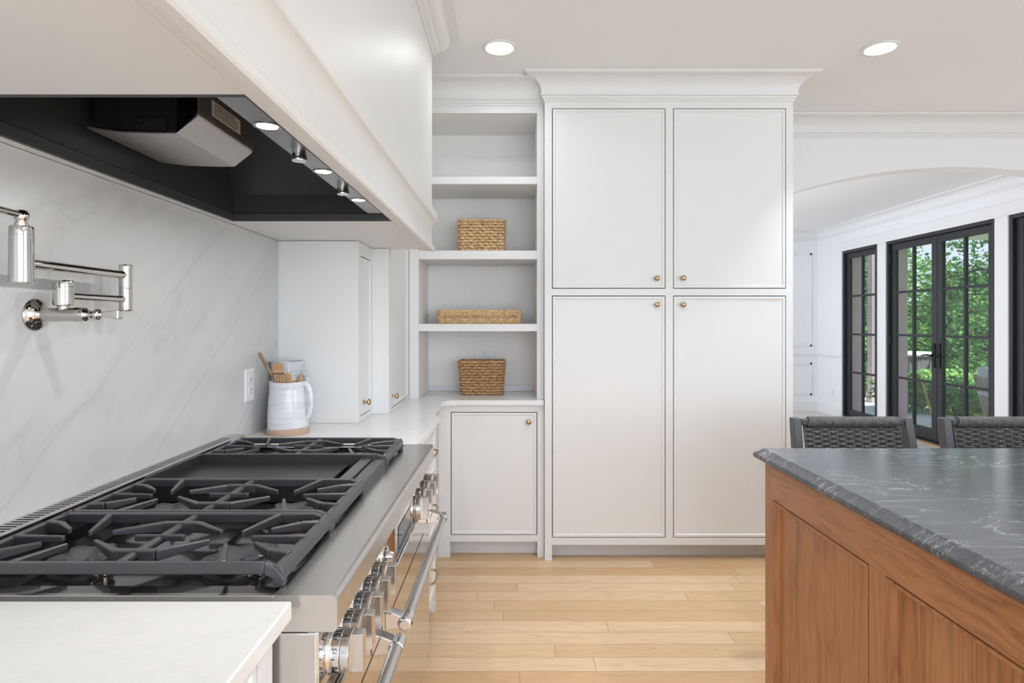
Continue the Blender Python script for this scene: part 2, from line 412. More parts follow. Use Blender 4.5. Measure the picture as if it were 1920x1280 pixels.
# arch wall between the kitchen and the far room
AC, AZ, AR, AS = 3.10, 2.446, 3.82, 1.62                     # centre x, crown height, radius, half width
prof = [(WX0, 0), (AC-AS, 0)]
n = 28
for i in range(n+1):
    dx = -AS + 2*AS*i/n
    prof.append((AC+dx, AZ - (AR - math.sqrt(AR*AR - dx*dx))))
prof += [(AC+AS, 0), (WX1, 0), (WX1, CEIL), (WX0, CEIL)]
b = MB()
arcp = prof[2:2+n+1]
b.box(WX0, AC-AS, KY1, KY1+.13, 0, CEIL).box(AC+AS, WX1, KY1, KY1+.13, 0, CEIL)
for (xa, za), (xb, zb) in zip(arcp, arcp[1:]):
    b.prism([(xa, za), (xb, zb), (xb, CEIL), (xa, CEIL)], 'y', KY1, KY1+.13, cap=True)
struct(b.build('wall_arch', M['wall'], smooth=20), 'white wall with a wide shallow arched opening right of the tall cabinet', 'wall')
struct(MB().box(-1.2, 5.0, FY1, FY1+.12, 0, CEIL).build('wall_far', M['wall']), 'white panelled end wall of the far room', 'wall')
b = MB()                                                     # far room's left wall with an added opening to let light in
b.box(-.1, 0, KY1+.13, 4.75, 0, CEIL).box(-.1, 0, 8.45, FY1, 0, CEIL).box(-.1, 0, 4.75, 8.45, 0, .35).box(-.1, 0, 4.75, 8.45, 2.65, CEIL)
struct(b.build('wall_far_left', M['wall']), 'white wall on the unseen left of the far room', 'wall')
# right wall: solid pieces around the openings; outer leaf is siding
OPN = [(4.87, 5.69), (5.856, 7.55), (7.73, 8.55)]
TOPZ = 2.405
b = MB(); o2 = MB()
edges = [-1.7, KY1+.0] ; yprev = .5
segs = [(-3.5, -1.7), (.5, 4.87), (5.69, 5.856), (7.55, 7.73), (8.55, FY1)]
for a, c in segs:
    b.box(WX1, WX1+.09, a, c, 0, CEIL); o2.box(WX1+.09, WX1+.27, a, c, -.1, CEIL)
b.box(WX1, WX1+.09, -1.7, .5, 0, .4).box(WX1, WX1+.09, -1.7, .5, 2.5, CEIL)
for a, c in OPN:
    b.box(WX1, WX1+.09, a, c, TOPZ, CEIL); o2.box(WX1+.09, WX1+.27, a, c, TOPZ, CEIL).box(WX1+.0, WX1+.27, a, c, -.1, .004)
struct(b.build('wall_right', M['wall']), 'white wall of the far room around the black windows and doors', 'wall')
struct(o2.build('wall_right_outside', M['siding']), 'mauve outside siding seen past the window panes', 'wall')

# crown mouldings: one for pantry, shelves and kitchen wall; one for the far room
def crown_prof(z0=2.646, p=.1136):
    q = [(0, z0), (.007, z0), (.007, z0+.010), (.015, z0+.014), (.015, z0+.026), (.024, z0+.028), (.024, z0+.040), (.019, z0+.042)]
    for i in range(1, 9):
        a = i / 8; q.append((.019 + (p-.032)*(1-math.cos(a*math.pi/2)), z0+.044 + .078*math.sin(a*math.pi/2)))
    return q + [(p-.008, CEIL-.016), (p, CEIL-.012), (p, CEIL-.001), (0, CEIL-.001)]
PX0, PX1, PY, HY, BY = .195, 1.627, 3.414, 3.484, 3.46
path = [(-.60, HY), (PX0, HY), (PX0, PY), (PX1, PY), (PX1, KY1), (WX1, KY1)]
struct(MB().sweep(crown_prof(), path).build('trim_1', M['paint'], smooth=30), 'white crown moulding around the tall cabinet top and ceiling', 'moulding')
struct(MB().sweep(crown_prof(), [(.0, FY1), (WX1, FY1), (WX1, KY1+.13)]).build('trim_2', M['trimw'], smooth=30), 'white crown moulding of the far room', 'moulding')
base_prof = [(0, 0), (.018, 0), (.018, .115), (.014, .125), (.014, .14), (.006, .150), (0, .155)]
struct(MB().sweep(base_prof, [(.0, FY1), (WX1, FY1), (WX1, 8.57)]).build('baseboard_far', M['trimw']), 'tall white baseboard in the corner of the far room', 'baseboard')
rail_prof = [(0, .855), (.010, .858), (.012, .868), (.022, .876), (.022, .886), (.012, .890), (0, .895)]
struct(MB().sweep(rail_prof, [(.0, FY1), (WX1, FY1), (WX1, 8.57)]).build('trim_3', M['trimw']), 'thin white chair rail on the far room walls', 'moulding')
def wall_frame(mb, x0, x1, z0, z1, w=.035, t=.014):
    for a, c, d, e in ((x0, x1, z0, z0+w), (x0, x1, z1-w, z1), (x0, x0+w, z0, z1), (x1-w, x1, z0, z1)):
        mb.box(a, c, FY1-t, FY1, d, e)
b = MB()
for x1 in (4.695, 3.45, 2.2):
    wall_frame(b, x1-1.05, x1, 1.005, 2.46); wall_frame(b, x1-1.05, x1, .245, .755)
struct(b.build('trim_4', M['trimw'], bevel=.004), 'picture-frame panel mouldings on the far wall', 'moulding')
# white casings between the openings, and the oak sill strip under them
b = MB()
for a, c in ((5.69, 5.856), (7.55, 7.73), (8.55, 8.60)):
    b.box(WX1-.012, WX1, a+.004, c-.004, 0, TOPZ)
b.box(WX1-.012, WX1, 4.4, 8.60, TOPZ, TOPZ+.13)
struct(b.build('trim_5', M['trimw'], bevel=.003), 'flat white casing between the black windows and doors', 'moulding')
struct(MB().box(WX1-.075, WX1-.014, 4.4, 8.56, .0005, .008).build('trim_6', M['utensil']), 'pale wood threshold strip under the doors', 'threshold')

# ------------------------------------------------------------------ black windows and French doors in the right wall
GX = WX1 + .03
def glazed(mb_frame, mb_mun, mb_pane, y0, y1, z0, z1, side, top, bot, rows=4, cols=2, t=.045):
    X0, X1 = GX, GX + t
    mb_frame.box(X0, X1, y0, y0+side, z0, z1).box(X0, X1, y1-side, y1, z0, z1).box(X0, X1, y0+side, y1-side, z0, z0+bot).box(X0, X1, y0+side, y1-side, z1-top, z1)
    gy0, gy1, gz0, gz1 = y0+side, y1-side, z0+bot, z1-top
    for i in range(1, cols):
        y = gy0 + (gy1-gy0)*i/cols; mb_mun.box(X0+.006, X1-.006, y-.014, y+.014, gz0, gz1)
    for i in range(1, rows):
        z = gz0 + (gz1-gz0)*i/rows; mb_mun.box(X0+.007, X1-.007, gy0, gy1, z-.014, z+.014)
    mb_pane.box(X0+.019, X0+.025, gy0-.004, gy1+.004, gz0-.004, gz1+.004)
def window(nm, y0, y1, label):
    r = bpy.data.objects.new(nm, None); COL.objects.link(r); r.location = (GX, (y0+y1)/2, 0); struct(r, label, 'window')
    f = MB(); q = MB(); g = MB()
    f.box(WX1-.004, WX1+.085, y0+.001, y0+.04, .005, TOPZ-.001).box(WX1-.004, WX1+.085, y1-.04, y1-.001, .005, TOPZ-.001).box(WX1-.004, WX1+.085, y0+.04, y1-.04, TOPZ-.04, TOPZ-.001).box(WX1-.004, WX1+.085, y0+.04, y1-.04, .005, .05)
    f.build('window_frame', M['black'], r, bevel=.003)
    f = MB(); glazed(f, q, g, y0+.042, y1-.042, .052, TOPZ-.042, .075, .075, .085)
    s = f.build('sash', M['black'], r, bevel=.003); q.build('muntin', M['black'], s); g.build('pane', M['glass'], s, smooth=0)
window('window_1', *OPN[2], 'tall black gridded window left of the French doors')
window('window_2', *OPN[0], 'tall black gridded window cut by the right edge of the view')
y0, y1 = OPN[1]
r = bpy.data.objects.new('door_1', None); COL.objects.link(r); r.location = (GX, (y0+y1)/2, 0); struct(r, 'pair of black gridded French doors to the garden', 'door')
f = MB().box(WX1-.004, WX1+.085, y0+.001, y0+.04, .005, TOPZ-.001).box(WX1-.004, WX1+.085, y1-.04, y1-.001, .005, TOPZ-.001).box(WX1-.004, WX1+.085, y0+.04, y1-.04, TOPZ-.04, TOPZ-.001).box(WX1-.004, WX1+.085, y0+.04, y1-.04, .005, .02)
f.build('door_frame', M['black'], r, bevel=.003)
ym = (y0+y1)/2
for a, c, s in ((y0+.043, ym-.0025, -1), (ym+.0025, y1-.043, 1)):
    f = MB(); q = MB(); g = MB()
    glazed(f, q, g, a, c, .024, TOPZ-.043, .080, .078, .135)
    lf = f.build('door_leaf', M['black'], r, bevel=.003); q.build('muntin', M['black'], lf); g.build('pane', M['glass'], lf, smooth=0)
    hy = ym + s*.042; X = GX
    h = MB().box(X-.012, X, hy-.022, hy+.022, .86, 1.14)
    h.lathe([(0, 0), (.016, 0), (.014, .02), (.010, .03), (.010, .05), (0, .052)], (X-.010, hy, 1.0), (-1, 0, 0), 12)
    h.tube([(X-.052, hy, 1.0), (X-.056, hy+s*.03, 1.006), (X-.056, hy+s*.08, 1.004), (X-.056, hy+s*.115, .994), (X-.05, hy+s*.135, .99)], [.011, .011, .009, .008, .009], 8)
    h.build('lever_handle', M['blackmetal'], lf, bevel=.004)
    he = c if s > 0 else a
    for z in (.2, 1.15, 2.18):
        MB().lathe([(0, -.05), (.011, -.05), (.011, .05), (0, .05)], (X-.009, he + s*.003, z), (0, 0, 1), 10).build('hinge', M['blackmetal'], lf)

# ------------------------------------------------------------------ inset cabinet fronts
def inset_door(parent, fn, u0, u1, v0, v1, name='door', lip=.013, rec=.005, t=.02, label=None):
    """slab door lying flush in its frame opening with a fine raised bead round its edge"""
    b = MB(fn)
    ring = [(u0, u1, v0, v1, 0), (u0+lip, u1-lip, v0+lip, v1-lip, 0), (u0+lip+.004, u1-lip-.004, v0+lip+.004, v1-lip-.004, -rec)]
    P = []
    for a, c, d, e, w in [(u0, u1, v0, v1, -t)] + ring:
        P.append([(a, d, w), (c, d, w), (c, e, w), (a, e, w)])
    b.loft(P)
    o = b.build(name, M['paint'], parent, smooth=0)
    if label: o['label'] = label
    return o
def knob(parent, fn, u, v, mat='brass', r=.0155, w0=-.005):
    b = MB()
    c = Vector(fn(u, v, w0)); d = (Vector(fn(u, v, 1)) - Vector(fn(u, v, 0)))
    b.lathe([(0, 0), (.011, 0), (.011, .003), (.0065, .006), (.0055, .014), (.009, .019), (r, .023), (r, .028), (r*.8, .032), (r*.4, .034), (0, .0345)], c, d, 20)
    return b.build('knob', M[mat], parent)
def frame(mb, u0, u1, v0, v1, holes, t=.02):
    """flat face frame u0..u1 x v0..v1 with rectangular openings, as strips"""
    us = sorted({u0, u1, *[h[0] for h in holes], *[h[1] for h in holes]}); vs = sorted({v0, v1, *[h[2] for h in holes], *[h[3] for h in holes]})
    for a, c in zip(us, us[1:]):
        run = None
        for d, e in zip(vs, vs[1:]):
            mu, mv = (a+c)/2, (d+e)/2
            inside = any(h[0] < mu < h[1] and h[2] < mv < h[3] for h in holes)
            if not inside:
                if run is None: run = [d, e]
                else: run[1] = e
            if inside and run: mb.box(a, c, run[0], run[1], -t, 0); run = None
        if run: mb.box(a, c, run[0], run[1], -t, 0)

GAP = .005
# tall pantry cabinet
pan = thing('pantry_cabinet', ((PX0+PX1)/2, PY+.3, 0), 'tall white pantry cabinet with four flat doors and brass knobs', 'cabinet')
fb = face_back(PY)
doors = [(.2369, .892, 1.566, 2.6056), (.935, 1.587, 1.566, 2.6056), (.2369, .892, .1295, 1.526), (.935, 1.587, .1295, 1.526)]
b = MB(fb); frame(b, PX0, PX1, .089, 2.75, doors); b.box(PX0, .2369, 0, .089, -.02, 0).box(1.587, PX1, 0, .089, -.02, 0)
b.build('face_frame', M['paint'], pan, smooth=0)
b = MB().box(PX0+.001, PX1-.001, PY+.021, KY1-.005, .089, 2.75)
b.build('body', M['gap'], pan, smooth=0)
for xa in (PX0, PX1-.0009): MB().box(xa, xa+.0009, PY+.02, KY1-.005, 0, 2.75).build('side_panel', M['paint'], pan, smooth=0)
MB().box(PX0+.02, PX1-.02, PY+.078, PY+.095, 0, .089).build('toe_kick', M['paint'], pan, smooth=0)
KN = [(.840, 1.6245), (.990, 1.6265), (.840, 1.4735), (.990, 1.4735)]
for (u0, u1, v0, v1), (ku, kv) in zip(doors, KN):
    d = inset_door(pan, fb, u0+GAP, u1-GAP, v0+GAP, v1-GAP)
    knob(d, fb, ku, kv)

# open shelf unit standing on the counter
CZ = .92
hut = thing('shelf_unit', (-.2, HY+.2, CZ), 'white open shelf unit on the counter holding three baskets', 'shelves')
SX0, SX1, HBK = -.543, .154, 3.90
fh = face_back(HY)
b = MB(fh); frame(b, -.598, PX0-.002, CZ+.001, 2.75, [(SX0, SX1, CZ+.0005, 2.603)], .022)
b.build('face_frame', M['paint'], hut, smooth=0)
for xa, xb in ((-.598, SX0), (SX1, PX0-.002)): MB().box(xa, xb, HY+.022, HBK, CZ+.001, 2.75).build('side_panel', M['paint_in'], hut, smooth=0)
MB().box(-.598, PX0-.002, HBK, HBK+.02, CZ+.001, 2.75).build('back_panel', M['paint_in'], hut, smooth=0)
MB().box(SX0, SX1, HY+.022, HBK, 2.603, 2.64).build('top_board', M['paint_in'], hut, smooth=0)
for z0, z1 in ((2.185, 2.229), (1.743, 1.794), (1.319, 1.363)):
    MB().box(SX0+.0005, SX1-.0005, HY-.001, HBK-.0005, z0, z1).build('shelf', M['paint'], hut, bevel=.0015)
MB().box(SX0+.001, SX1-.001, HBK-.013, HBK-.0005, CZ+.001, CZ+.036).build('upstand', M['quartz'], hut, smooth=0)

# base cabinet under the shelf unit
bc = thing('base_cabinet', (-.1, BY+.2, 0), 'white single-door base cabinet under the shelf unit, beside the tall pantry', 'cabinet')
fbb = face_back(BY); dr = (-.352, .1545, .1285, .8485)
b = MB(fbb); frame(b, -.428, PX0-.002, .091, .889, [dr]); b.box(-.428, -.355, 0, .091, -.02, 0).box(.1545, PX0-.002, 0, .091, -.02, 0)
b.build('face_frame', M['paint'], bc, smooth=0)
MB().box(-.428, PX0-.003, BY+.021, HBK, .091, .889).build('body', M['gap'], bc, smooth=0)
MB().box(-.428, PX0-.003, BY+.066, BY+.085, 0, .091).build('toe_kick', M['paint'], bc, smooth=0)
d = inset_door(bc, fbb, dr[0]+GAP, dr[1]-GAP, dr[2]+GAP, dr[3]-GAP); knob(d, fbb, .103, .792)

# L-shaped counter beyond the range
RY0, RY1 = .971, 2.187
cp = [(WX0+.001, RY1+.003), (-.345, RY1+.003), (-.345, 2.87), (-.392, 2.87)]
cp += [(-.392, 3.35)] + arc((-.312, 3.35), .08, 180, 90, 8)[1:] + [(PX0-.003, 3.43), (PX0-.003, HBK+.02), (WX0+.001, HBK+.02)]
o = MB().prism(cp, 'z', .89, CZ).build('countertop', M['quartz'], bevel=.003, loc=(-.6, 3.0, .89))
tag(o, 'white stone L-shaped countertop turning the corner beyond the range', 'countertop')
# drawer cabinets under it
def drawer_cab(name, label, x, y0, y1, y_open, nd, yb=None):
    t = thing(name, (x-.3, (y0+y1)/2, 0), label, 'cabinet')
    fl = face_left(x); z = [.10, .385, .655, .868] if nd == 3 else [.10, .655, .868]
    holes = [(y_open[0], y_open[1], z[i]+.012, z[i+1]-.012) for i in range(len(z)-1)]
    b = MB(fl); frame(b, y0, y1, .085, .889, holes); b.box(y0, y0+.04, 0, .085, -.02, 0).box(y1-.04, y1, 0, .085, -.02, 0)
    b.box(y0, y1, .085, .889, -.3, -.26)
    b.build('face_frame', M['paint'], t, smooth=0)
    MB().box(WX0+.01, x-.021, y0+.002, y1-.002, .085, .889).build('body', M['gap'], t, smooth=0)
    MB().box(x-.09, x-.075, y0+.002, y1-.002, 0, .085).build('toe_kick', M['paint'], t, smooth=0)
    MB().box(x-.3, x, y1-.0018, y1, 0, .889).build('end_panel', M['paint'], t, smooth=0)
    return t, fl, holes
def pull(parent, fl, yc, z, L=.15, mat='brass'):
    pts = [(-L/2, 0), (-L/2, .018), (-L/2+.012, .031), (-L/2+.035, .036), (0, .037), (L/2-.035, .036), (L/2-.012, .031), (L/2, .018), (L/2, 0)]
    MB().tube([fl(yc+a, z, w) for a, w in pts], .005, 8).build('pull_handle', M[mat], parent)
t, fl, holes = drawer_cab('drawer_cabinet', 'white three-drawer base cabinet with brass bow pulls just past the range', -.36, 2.195, 2.84, (2.26, 2.80), 3)
for (a, c, d_, e), zz in zip(holes, (.262, .553, .80)):
    dd = inset_door(t, fl, a+GAP, c-GAP, d_+GAP, e-GAP, 'drawer_front'); pull(dd, fl, 2.577, zz)
t, fl, holes = drawer_cab('corner_base_cabinet', 'white base cabinet set back in the corner past the drawer cabinet', -.428, 2.845, 3.455, (2.95, 3.36), 2)
for a, c, d_, e in holes: inset_door(t, fl, a+GAP, c-GAP, d_+GAP, e-GAP, 'drawer_front')

# slim cabinet standing on the counter, and the deeper one behind it
sc_ = thing('slim_counter_cabinet', (-.87, 2.775, CZ), 'slim white cabinet standing on the counter behind the pottery jugs', 'cabinet')
fl = face_left(-.681); hole = (2.678, 2.882, .944, 1.672)
b = MB(fl); frame(b, 2.6432, 2.9055, CZ+.001, 1.733, [hole]); b.build('face_frame', M['paint'], sc_, smooth=0)
MB().box(WX0+.002, -.7012, 2.6432, 2.66, CZ+.001, 1.733).build('side_panel', M['paint'], sc_, smooth=0)
MB().box(WX0+.002, -.7015, 2.66, 2.9055, CZ+.001, 1.733).build('body', M['gap'], sc_, smooth=0)
d = inset_door(sc_, fl, hole[0]+GAP, hole[1]-GAP, hole[2]+GAP, hole[3]-GAP, lip=.009); knob(d, fl, 2.755, 1.0)
cc = thing('corner_counter_cabinet', (-.82, 3.2, CZ), 'tall white cabinet on the counter in the corner beside the open shelves', 'cabinet')
fl = face_left(-.600); hole = (2.972, 3.44, .938, 2.60)
b = MB(fl); frame(b, 2.9632, 3.482, CZ+.001, 2.70, [hole]); b.box(2.9075, 2.9632, CZ+.001, 1.733, -.02, 0); b.build('face_frame', M['paint'], cc, smooth=0)
MB().box(WX0+.002, -.6202, 2.9075, 2.922, CZ+.001, 1.733).build('side_panel', M['paint'], cc, smooth=0)
MB().box(WX0+.002, -.6205, 2.9635, HBK+.02, CZ+.001, 2.70).build('body', M['gap'], cc, smooth=0)
d = inset_door(cc, fl, hole[0]+GAP, hole[1]-GAP, hole[2]+GAP, hole[3]-GAP); knob(d, fl, 3.01, .997)

# near counter and its cabinet, this side of the range
o = MB().box(WX0+.001, -.352, -.8, .952, .89, CZ).build('near_countertop', M['quartz'], bevel=.003, loc=(-.7, .1, .89))
tag(o, 'white stone countertop in front of the range, nearest the viewer', 'countertop')
t = thing('near_base_cabinet', (-.7, .1, 0), 'white base cabinet under the counter nearest the viewer', 'cabinet')
fl = face_left(-.385); holes = [(.26, .90, .655, .862), (.26, .90, .36, .635), (.26, .90, .10, .34), (-.75, .20, .10, .862)]
b = MB(fl); frame(b, -.8, .955, .085, .889, holes); b.build('face_frame', M['paint'], t, smooth=0)
MB().box(WX0+.01, -.406, -.8, .953, .085, .889).build('body', M['gap'], t, smooth=0)
MB().box(-.47, -.455, -.8, .953, 0, .085).build('toe_kick', M['paint'], t, smooth=0)
for i, (a, c, d_, e) in enumerate(holes):
    dd = inset_door(t, fl, a+GAP, c-GAP, d_+GAP, e-GAP, 'drawer_front' if i < 3 else 'door')
    if i < 3: pull(dd, fl, .5, (d_+e)/2)

# stone backsplash and outlets
o = MB().box(WX0+.0005, WX0+.012, -.8, 2.6425, CZ+.0005, 1.734).build('backsplash', M['slab'], loc=(WX0, .9, 1.3))
for v in o.data.vertices: pass
tag(o, 'large pale grey veined stone slab behind the range', 'backsplash')
BX = WX0 + .012
def outlet(label, fn, u, v, w0, ww=.07, hh=.118):
    t = thing('wall_outlet', fn(u, v, w0), label, 'outlet')
    b = MB(fn); b.loft([[(u-ww/2, v-hh/2, w0), (u+ww/2, v-hh/2, w0), (u+ww/2, v+hh/2, w0), (u-ww/2, v+hh/2, w0)], [(u-ww/2, v-hh/2, w0+.003), (u+ww/2, v-hh/2, w0+.003), (u+ww/2, v+hh/2, w0+.003), (u-ww/2, v+hh/2, w0+.003)], [(u-ww/2+.004, v-hh/2+.004, w0+.006), (u+ww/2-.004, v-hh/2+.004, w0+.006), (u+ww/2-.004, v+hh/2-.004, w0+.006), (u-ww/2+.004, v+hh/2-.004, w0+.006)]])
    b.build('cover_plate', M['plastic'], t, smooth=0)
    for dv in (-.02, .02):
        b = MB(fn); k = [(u + .0165*math.cos(R(a)), v + dv + max(-.0135, min(.0135, .0165*math.sin(R(a))))) for a in range(0, 360, 15)]
        b.loft([[(p, q, w0+.005) for p, q in k], [(p, q, w0+.0085) for p, q in k]])
        rc = b.build('receptacle', M['plastic'], t, smooth=0)
        b = MB(fn)
        b.box(u-.008, u-.0055, v+dv-.001, v+dv+.008, w0+.008, w0+.0089).box(u+.0055, u+.008, v+dv-.001, v+dv+.007, w0+.008, w0+.0089).box(u-.0022, u+.0022, v+dv-.010, v+dv-.006, w0+.008, w0+.0089)
        b.build('slot', M['slot'], rc, smooth=0)
    return t
outlet('white double outlet on the stone backsplash left of the jugs', face_left(BX), 2.345, 1.121, 0, .078, .128)
outlet('white outlet on the shelf back, half hidden behind the lowest basket', face_back(HBK), -.147, 1.122, .0005)
outlet('white outlet low on the wall between far corner and left window', face_isl(WX1), 8.80, .33, .0005)

# recessed ceiling lights
for i, (lx, ly) in enumerate(LIGHT_SPOTS[:2]):
    t = thing('recessed_ceiling_light', (lx, ly, CEIL), ['round recessed ceiling light above the open shelves, next to the hood', 'round recessed ceiling light over the island side, right of the pantry crown'][i], 'ceiling light', 'recessed ceiling lights')
    MB().lathe([(.070, -.001), (.070, -.004), (.074, -.007), (.086, -.006), (.090, -.002), (.090, 0), (.070, 0)], (lx, ly, CEIL-.0005), (0,0,1), 40, cap=False).build('trim_ring', M['trimw'], t)
    MB().lathe([(0, -.004), (.069, -.004), (.069, -.0005), (0, -.0005)], (lx, ly, CEIL-.001), (0,0,1), 40).build('lens', M['lens'], t)
# ------------------------------------------------------------------ range hood
HX = -.395; HY0, HY1 = .20, 2.96
hood = thing('range_hood', (-.7, 1.58, 1.735), 'large white wood range hood with dark metal liner over the range', 'range hood')
hp = [(-.43, 1.735), (-.405, 1.735), (-.402, 1.725), (-.384, 1.725), (-.380, 1.730), (-.380, 1.746), (-.384, 1.751), (-.395, 1.755), (-.395, 1.838),
      (-.393, 1.850), (-.388, 1.861), (-.380, 1.869), (-.371, 1.873), (-.368, 1.878), (-.368, 1.914), (-.372, 1.920), (-.378, 1.922), (-.385, 1.930), (-.393, 1.943), (-.395, 1.945), (-.395, 2.78), (-.43, 2.78)]
b = MB().prism(hp, 'y', HY0, HY1)
b.box(WX0+.001, -.43, HY1-.02, HY1, 1.7351, 2.78).box(WX0+.001, -.43, HY0, HY0+.02, 1.7351, 2.78)
b.build('body', M['paint'], hood, smooth=35)
CX0, CX1, CY0, CY1 = -1.007, -.4305, .955, 2.14
b = MB().box(WX0+.013, CX1, HY0+.02, CY0, 1.735, 1.755).box(WX0+.013, CX1, CY1, HY1-.02, 1.735, 1.755).box(WX0+.013, CX0, CY0, CY1, 1.735, 1.755)
b.build('soffit', M['paint'], hood, smooth=0)
cr = [(0, 2.700), (.010, 2.700), (.012, 2.709), (.028, 2.713), (.036, 2.720), (.040, 2.724)]
for i in range(1, 8):
    a = i/7*math.pi/2; cr.append((.040 + .050*math.sin(a), 2.724 + .050*(1-math.cos(a))))
cr += [(.094, 2.777), (.138, 2.779), (.140, 2.786), (0, 2.786)]
MB().sweep(cr, [(HX, HY0), (HX, HY1)]).build('crown', M['paint'], hood, smooth=30)
# liner: thin flange, short upright walls, then sloping panels rising to a dark top
L = MB()
r0 = [(CX0, CY0), (CX1, CY0), (CX1, CY1), (CX0, CY1)]
def rg(x0, x1, y0, y1, z): return [(x0, y0, z), (x1, y0, z), (x1, y1, z), (x0, y1, z)]
rings = [rg(CX0+.0005, CX1-.0005, CY0+.0005, CY1-.0005, 1.7342), rg(CX0+.010, CX1-.002, CY0+.010, CY1-.010, 1.7342), rg(CX0+.012, CX1-.003, CY0+.012, CY1-.012, 1.760), rg(CX0+.006, CX1-.003, CY0+.006, CY1-.004, 1.764),
         rg(CX0+.006, CX1-.003, CY0+.006, CY1-.004, 1.83), rg(CX0+.03, CX1-.07, CY0+.06, CY1-.16, 2.02)]
rings += [rg(CX0+.027, CX1-.067, CY0+.057, CY1-.157, 2.024), rg(CX0+.0005, CX1-.0005, CY0+.0005, CY1-.0005, 1.834)]
L.loft(rings, cap=False, loop=True)
L.box(CX0+.02, CX1-.06, CY0+.05, CY1-.15, 2.021, 2.03)
ln = L.build('liner', M['liner'], hood, smooth=0); ln['label'] = 'dark grey metal liner'
b = MB().box(-.500, CX1-.0035, CY0+.008, CY1-.075, 1.750, 1.756); b.prism([(CY1-.075, 1.750), (CY1-.02, 1.760), (CY1-.02, 1.764), (CY1-.075, 1.756)], 'x', -.500, CX1-.0035)
ls = b.build('light_strip', M['strip'], hood, smooth=0); ls['label'] = 'brushed steel light strip'
for hy in (1.152, 1.4965, 1.841):
    q = MB().lathe([(.020, 0), (.024, -.002), (.027, -.001), (.027, .001), (.020, .001)], (-.474, hy, 1.7495), (0,0,1), 24, cap=False).build('hood_light', M['strip'], hood)
    MB().lathe([(0, 0), (.020, 0), (.020, -.001), (0, -.001)], (-.474, hy, 1.7495), (0,0,1), 24).build('light_lens', M['hoodlens'], q)
for hy in (1.324, 1.669):
    q = MB().lathe([(0, 0), (.0155, 0), (.0155, -.007), (.0165, -.008), (.0165, -.019), (.0155, -.0215), (0, -.022)], (-.474, hy, 1.750), (0,0,1), 24).build('control_knob', M['chrome'], hood)
    MB().lathe([(.0166, -.013), (.0174, -.013), (.0174, -.0175), (.0166, -.0175)], (-.474, hy, 1.750), (0,0,1), 24, cap=False).build('grip_ring', M['slot'], q)
# blower unit hanging inside
pr = [(-.970, 1.812), (-.8965, 1.802), (-.798, 1.7995), (-.7655, 1.800), (-.719, 1.8365), (-.714, 1.846), (-.713, 1.858), (-.713, 2.025)]
pin = [(x + (.003 if i < 4 else -.003), z + .003) for i, (x, z) in enumerate(pr)]
bl = MB().prism(pr + pin[::-1], 'y', 1.353, 1.640).build('blower', M['shell'], hood, smooth=25); bl['label'] = 'grey metal blower unit'
b = MB().prism([(-.965, 1.82), (-.80, 1.806), (-.775, 1.808), (-.775, 2.02), (-.965, 2.02)], 'y', 1.372, 1.63)
b.box(-.915, -.912, 1.365, 1.372, 1.806, 2.02).box(-.866, -.795, 1.366, 1.372, 1.812, 1.842)
b.box(-.775, -.73, 1.46, 1.47, 1.85, 2.02)
for z in (1.895, 1.915, 1.935): b.box(-.76, -.72, 1.44, 1.46, z, z+.008)
b.build('motor_box', M['liner_dark'], bl, bevel=.002)
MB().lathe([(0, 0), (.005, 0), (.004, .003), (0, .0035)], (-.848, 1.366, 1.827), (0,-1,0), 12).build('screw', M['chrome'], bl)
def sticker(parent, fn, u0, u1, v0, v1, rows, seed):
    rnd = random.Random(seed)
    st = MB(fn).box(u0, u1, v0, v1, 0, .0006).build('warning_sticker', M['label'], parent, smooth=0)
    b = MB(fn); W = u1-u0; Hh = v1-v0
    for k in range(rows):
        v = v1 - Hh*(.16 + .66*k/max(1, rows-1)); u = u0 + W*.08
        end = u0 + W*(.9 if k else .8)
        while u < end:
            w = W*rnd.uniform(.03, .11); b.box(u, min(u+w, end), v-Hh*.028, v+Hh*.028, .0006, .0009); u += w + W*.02
    b.build('printed_lines', M['ink'], st, smooth=0)
sticker(bl, face_left(-.7128), 1.411, 1.558, 1.862, 1.899, 5, 2)
sticker(bl, face_back(1.4597), -.772, -.735, 1.852, 1.905, 5, 4)

# ------------------------------------------------------------------ range
rg_ = thing('range_cooker', (-.68, 1.579, 0), 'wide stainless steel range with six burners, griddle and two ovens', 'range')
PXF = -.315
# carcass, side and toe kick
b = MB().box(WX0+.013, PXF-.004, RY0, RY1, .12, .858); b.box(WX0+.05, -.37, RY0+.02, RY1-.02, .03, .12)
for lx in (-.95, -.42):
    for ly in (RY0+.06, RY1-.06): b.lathe([(0, 0), (.022, 0), (.018, .035), (0, .035)], (lx, ly, .0), (0,0,1), 12)
b.build('body', M['steel'], rg_, bevel=.002)
bn = [(-.389, .92), (-.297, .92)] + [(x, z) for x, z in arc((-.297, .908), .012, 90, 0, 6)[1:]] + [(-.285, .868)] + arc((-.293, .868), .008, 0, -90, 4)[1:] + [(-.389, .860)]
MB().prism(bn, 'y', RY0, RY1).build('front_rail', M['steel'], rg_, smooth=30)
